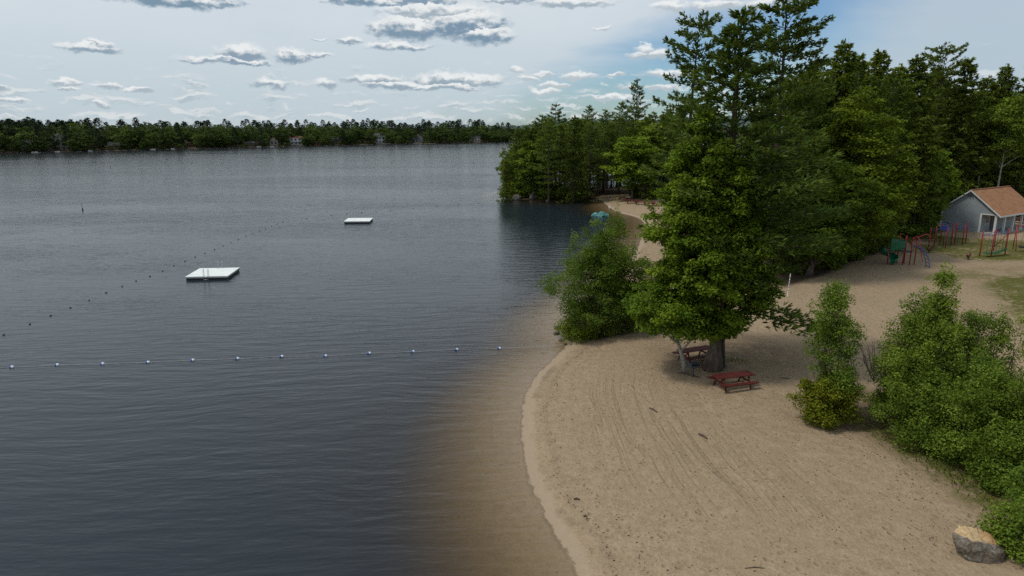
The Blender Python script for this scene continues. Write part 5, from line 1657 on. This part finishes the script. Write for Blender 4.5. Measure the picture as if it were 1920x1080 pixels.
# far fair-weather cumulus: rows of flat little clouds towards the horizon
def low(dy):
    q = T.vm('ADD', Pw, (0, dy, 0))
    n1 = T.noise(T.vm('MULTIPLY', q, (20, 105, 1)), 1.0, 4, .55).outputs[0]
    return n1
d0 = low(0.0); d1 = low(.0045)
lowband = T.m('MULTIPLY', T.ss(el, .002, .014), T.ss(el, .105, .045))
thr = T.m('MULTIPLY_ADD', T.ss(el, .01, .09), .09, .49)
dl = T.m('MULTIPLY', T.ss(T.m('SUBTRACT', d0, thr), -.03, .12), lowband)
litl = T.ss(T.m('SUBTRACT', d0, d1), -.05, .09)
lcol = T.mix(litl, (.395 * SC, .475 * SC, .535 * SC), (.750 * SC, .775 * SC, .780 * SC))
col = T.mix(T.m('MULTIPLY', dl, .68), col, lcol)
# individual clouds  (px, py, half width, half height, darkness of the base)
CL = [(320, -2, 140, 15, 1), (390, 6, 60, 9, .9), (165, 90, 60, 10, .7), (185, 84, 30, 9, .5), (400, 113, 72, 8, .7), (455, 100, 46, 17, .8), (548, 104, 36, 13, .85), (598, 100, 34, 6, .7), (450, 117, 62, 6, .9),
      (507, 157, 38, 9, .6), (610, 157, 21, 10, .5), (657, 77, 26, 7, .7), (600, 75, 16, 3, .7), (765, 52, 78, 24, .95), (860, 42, 92, 34, 1.0), (905, 66, 62, 20, 1.0), (750, 88, 62, 8, .8), (820, 22, 110, 16, .45),
      (690, 2, 90, 13, 1), (780, -2, 80, 14, .9), (1075, 6, 80, 9, .45), (960, 0, 60, 7, .6), (835, 148, 62, 14, .6), (700, 148, 58, 8, .5), (745, 158, 70, 9, .65), (900, 150, 48, 13, .5), (830, 162, 80, 7, .6),
      (969, 130, 14, 8, .05), (990, 147, 22, 7, .1), (1085, 142, 38, 9, .05), (1040, 158, 30, 7, .05), (1022, 171, 32, 6, .05), (1020, 139, 22, 5, .1), (1222, 103, 42, 10, .15), (1210, 93, 18, 11, .1), (1255, 138, 48, 10, .12),
      (1260, 10, 34, 10, .1), (1345, 8, 60, 12, .15), (1435, 4, 50, 9, .2), (1155, 140, 18, 4, .1), (1140, 182, 48, 5, .1), (1180, 165, 25, 5, .1), (1240, 165, 30, 6, .1), (1130, 52, 18, 5, .1),
      (20, 187, 42, 6, .35), (125, 156, 36, 7, .3), (205, 161, 30, 7, .3), (128, 168, 26, 4, .3), (258, 166, 26, 5, .3), (-10, 165, 22, 8, .4), (185, 196, 20, 6, .3)]
best = None
for (px, py, hw, hh_, dk) in CL:
    a_, e_ = pdir(px, py)
    hw_ = abs(pdir(px + hw, py)[0] - pdir(px - hw, py)[0]) / 2; hh2 = abs(pdir(px, py - hh_)[1] - pdir(px, py + hh_)[1]) / 2
    q = T.vm('MULTIPLY_ADD', Pw, (1 / hw_, 1 / hh2, 0), (-a_ / hw_, -e_ / hh2, dk * 1e-3))
    r_ = T.vm('LENGTH', q)
    if best is None:
        best, bq = r_, q
    else:
        less = T.m('LESS_THAN', r_, best)
        mx = T.n('ShaderNodeMix', data_type='VECTOR'); T.put(mx.inputs[0], less); T.put(mx.inputs[4], bq); T.put(mx.inputs[5], q)
        bq = mx.outputs[1]; best = T.m('MINIMUM', best, r_)
sb = T.n('ShaderNodeSeparateXYZ'); T.t.links.new(bq, sb.inputs[0])
dkn = T.m('MULTIPLY', sb.outputs[2], 1000.0)
rn = T.m('MULTIPLY_ADD', T.m('SUBTRACT', wfine, .5), .75, best)
den = T.ss(rn, 1.22, .60)
tv = T.m('MULTIPLY_ADD', T.m('SUBTRACT', wfine, .5), 1.3, sb.outputs[1])
tv = T.m('MULTIPLY_ADD', T.m('SUBTRACT', wn.outputs[0], .5), 2.0, tv)
lit = T.ss(tv, -.45, .50)
base = T.mix(dkn, (.50 * SC, .56 * SC, .60 * SC), (.175 * SC, .275 * SC, .375 * SC))
ccol = T.mix(lit, base, (.840 * SC, .860 * SC, .860 * SC))
col = T.mix(T.m('MULTIPLY', den, .94), col, ccol)
bg = T.n('ShaderNodeBackground'); T.put(bg.inputs[0], col); bg.inputs[1].default_value = .1
wo = T.n('ShaderNodeOutputWorld'); T.t.links.new(bg.outputs[0], wo.inputs[0])
world.cycles.sampling_method = 'MANUAL'; world.cycles.sample_map_resolution = 512

sd_ = bpy.data.lights.new('Sun', 'SUN'); sd_.energy = 2.0; sd_.angle = math.radians(10); sd_.color = (1, .95, .87)
so = bpy.data.objects.new('Sun', sd_); COL.objects.link(so)
sv = Vector((math.sin(SUN_AZ) * math.cos(SUN_EL), math.cos(SUN_AZ) * math.cos(SUN_EL), math.sin(SUN_EL)))
so.rotation_euler = sv.to_track_quat('Z', 'Y').to_euler()

cam = bpy.data.cameras.new('Camera'); co = bpy.data.objects.new('Camera', cam); COL.objects.link(co)
cam.sensor_width = 36; cam.lens = 36 * F / 1920; cam.clip_end = 20000; cam.clip_start = .5
co.location = (0, 0, CAMH); co.rotation_euler = (math.pi / 2 - PITCH, 0, 0)
scene.camera = co
scene.view_settings.view_transform = 'Standard'; scene.view_settings.look = 'None'; scene.view_settings.gamma = 1; scene.view_settings.exposure = 0.0
scene.cycles.max_bounces = 8; scene.cycles.diffuse_bounces = 5; scene.cycles.glossy_bounces = 3; scene.cycles.transparent_max_bounces = 8
scene.cycles.use_denoising = False
scene.cycles.sample_clamp_indirect = 4
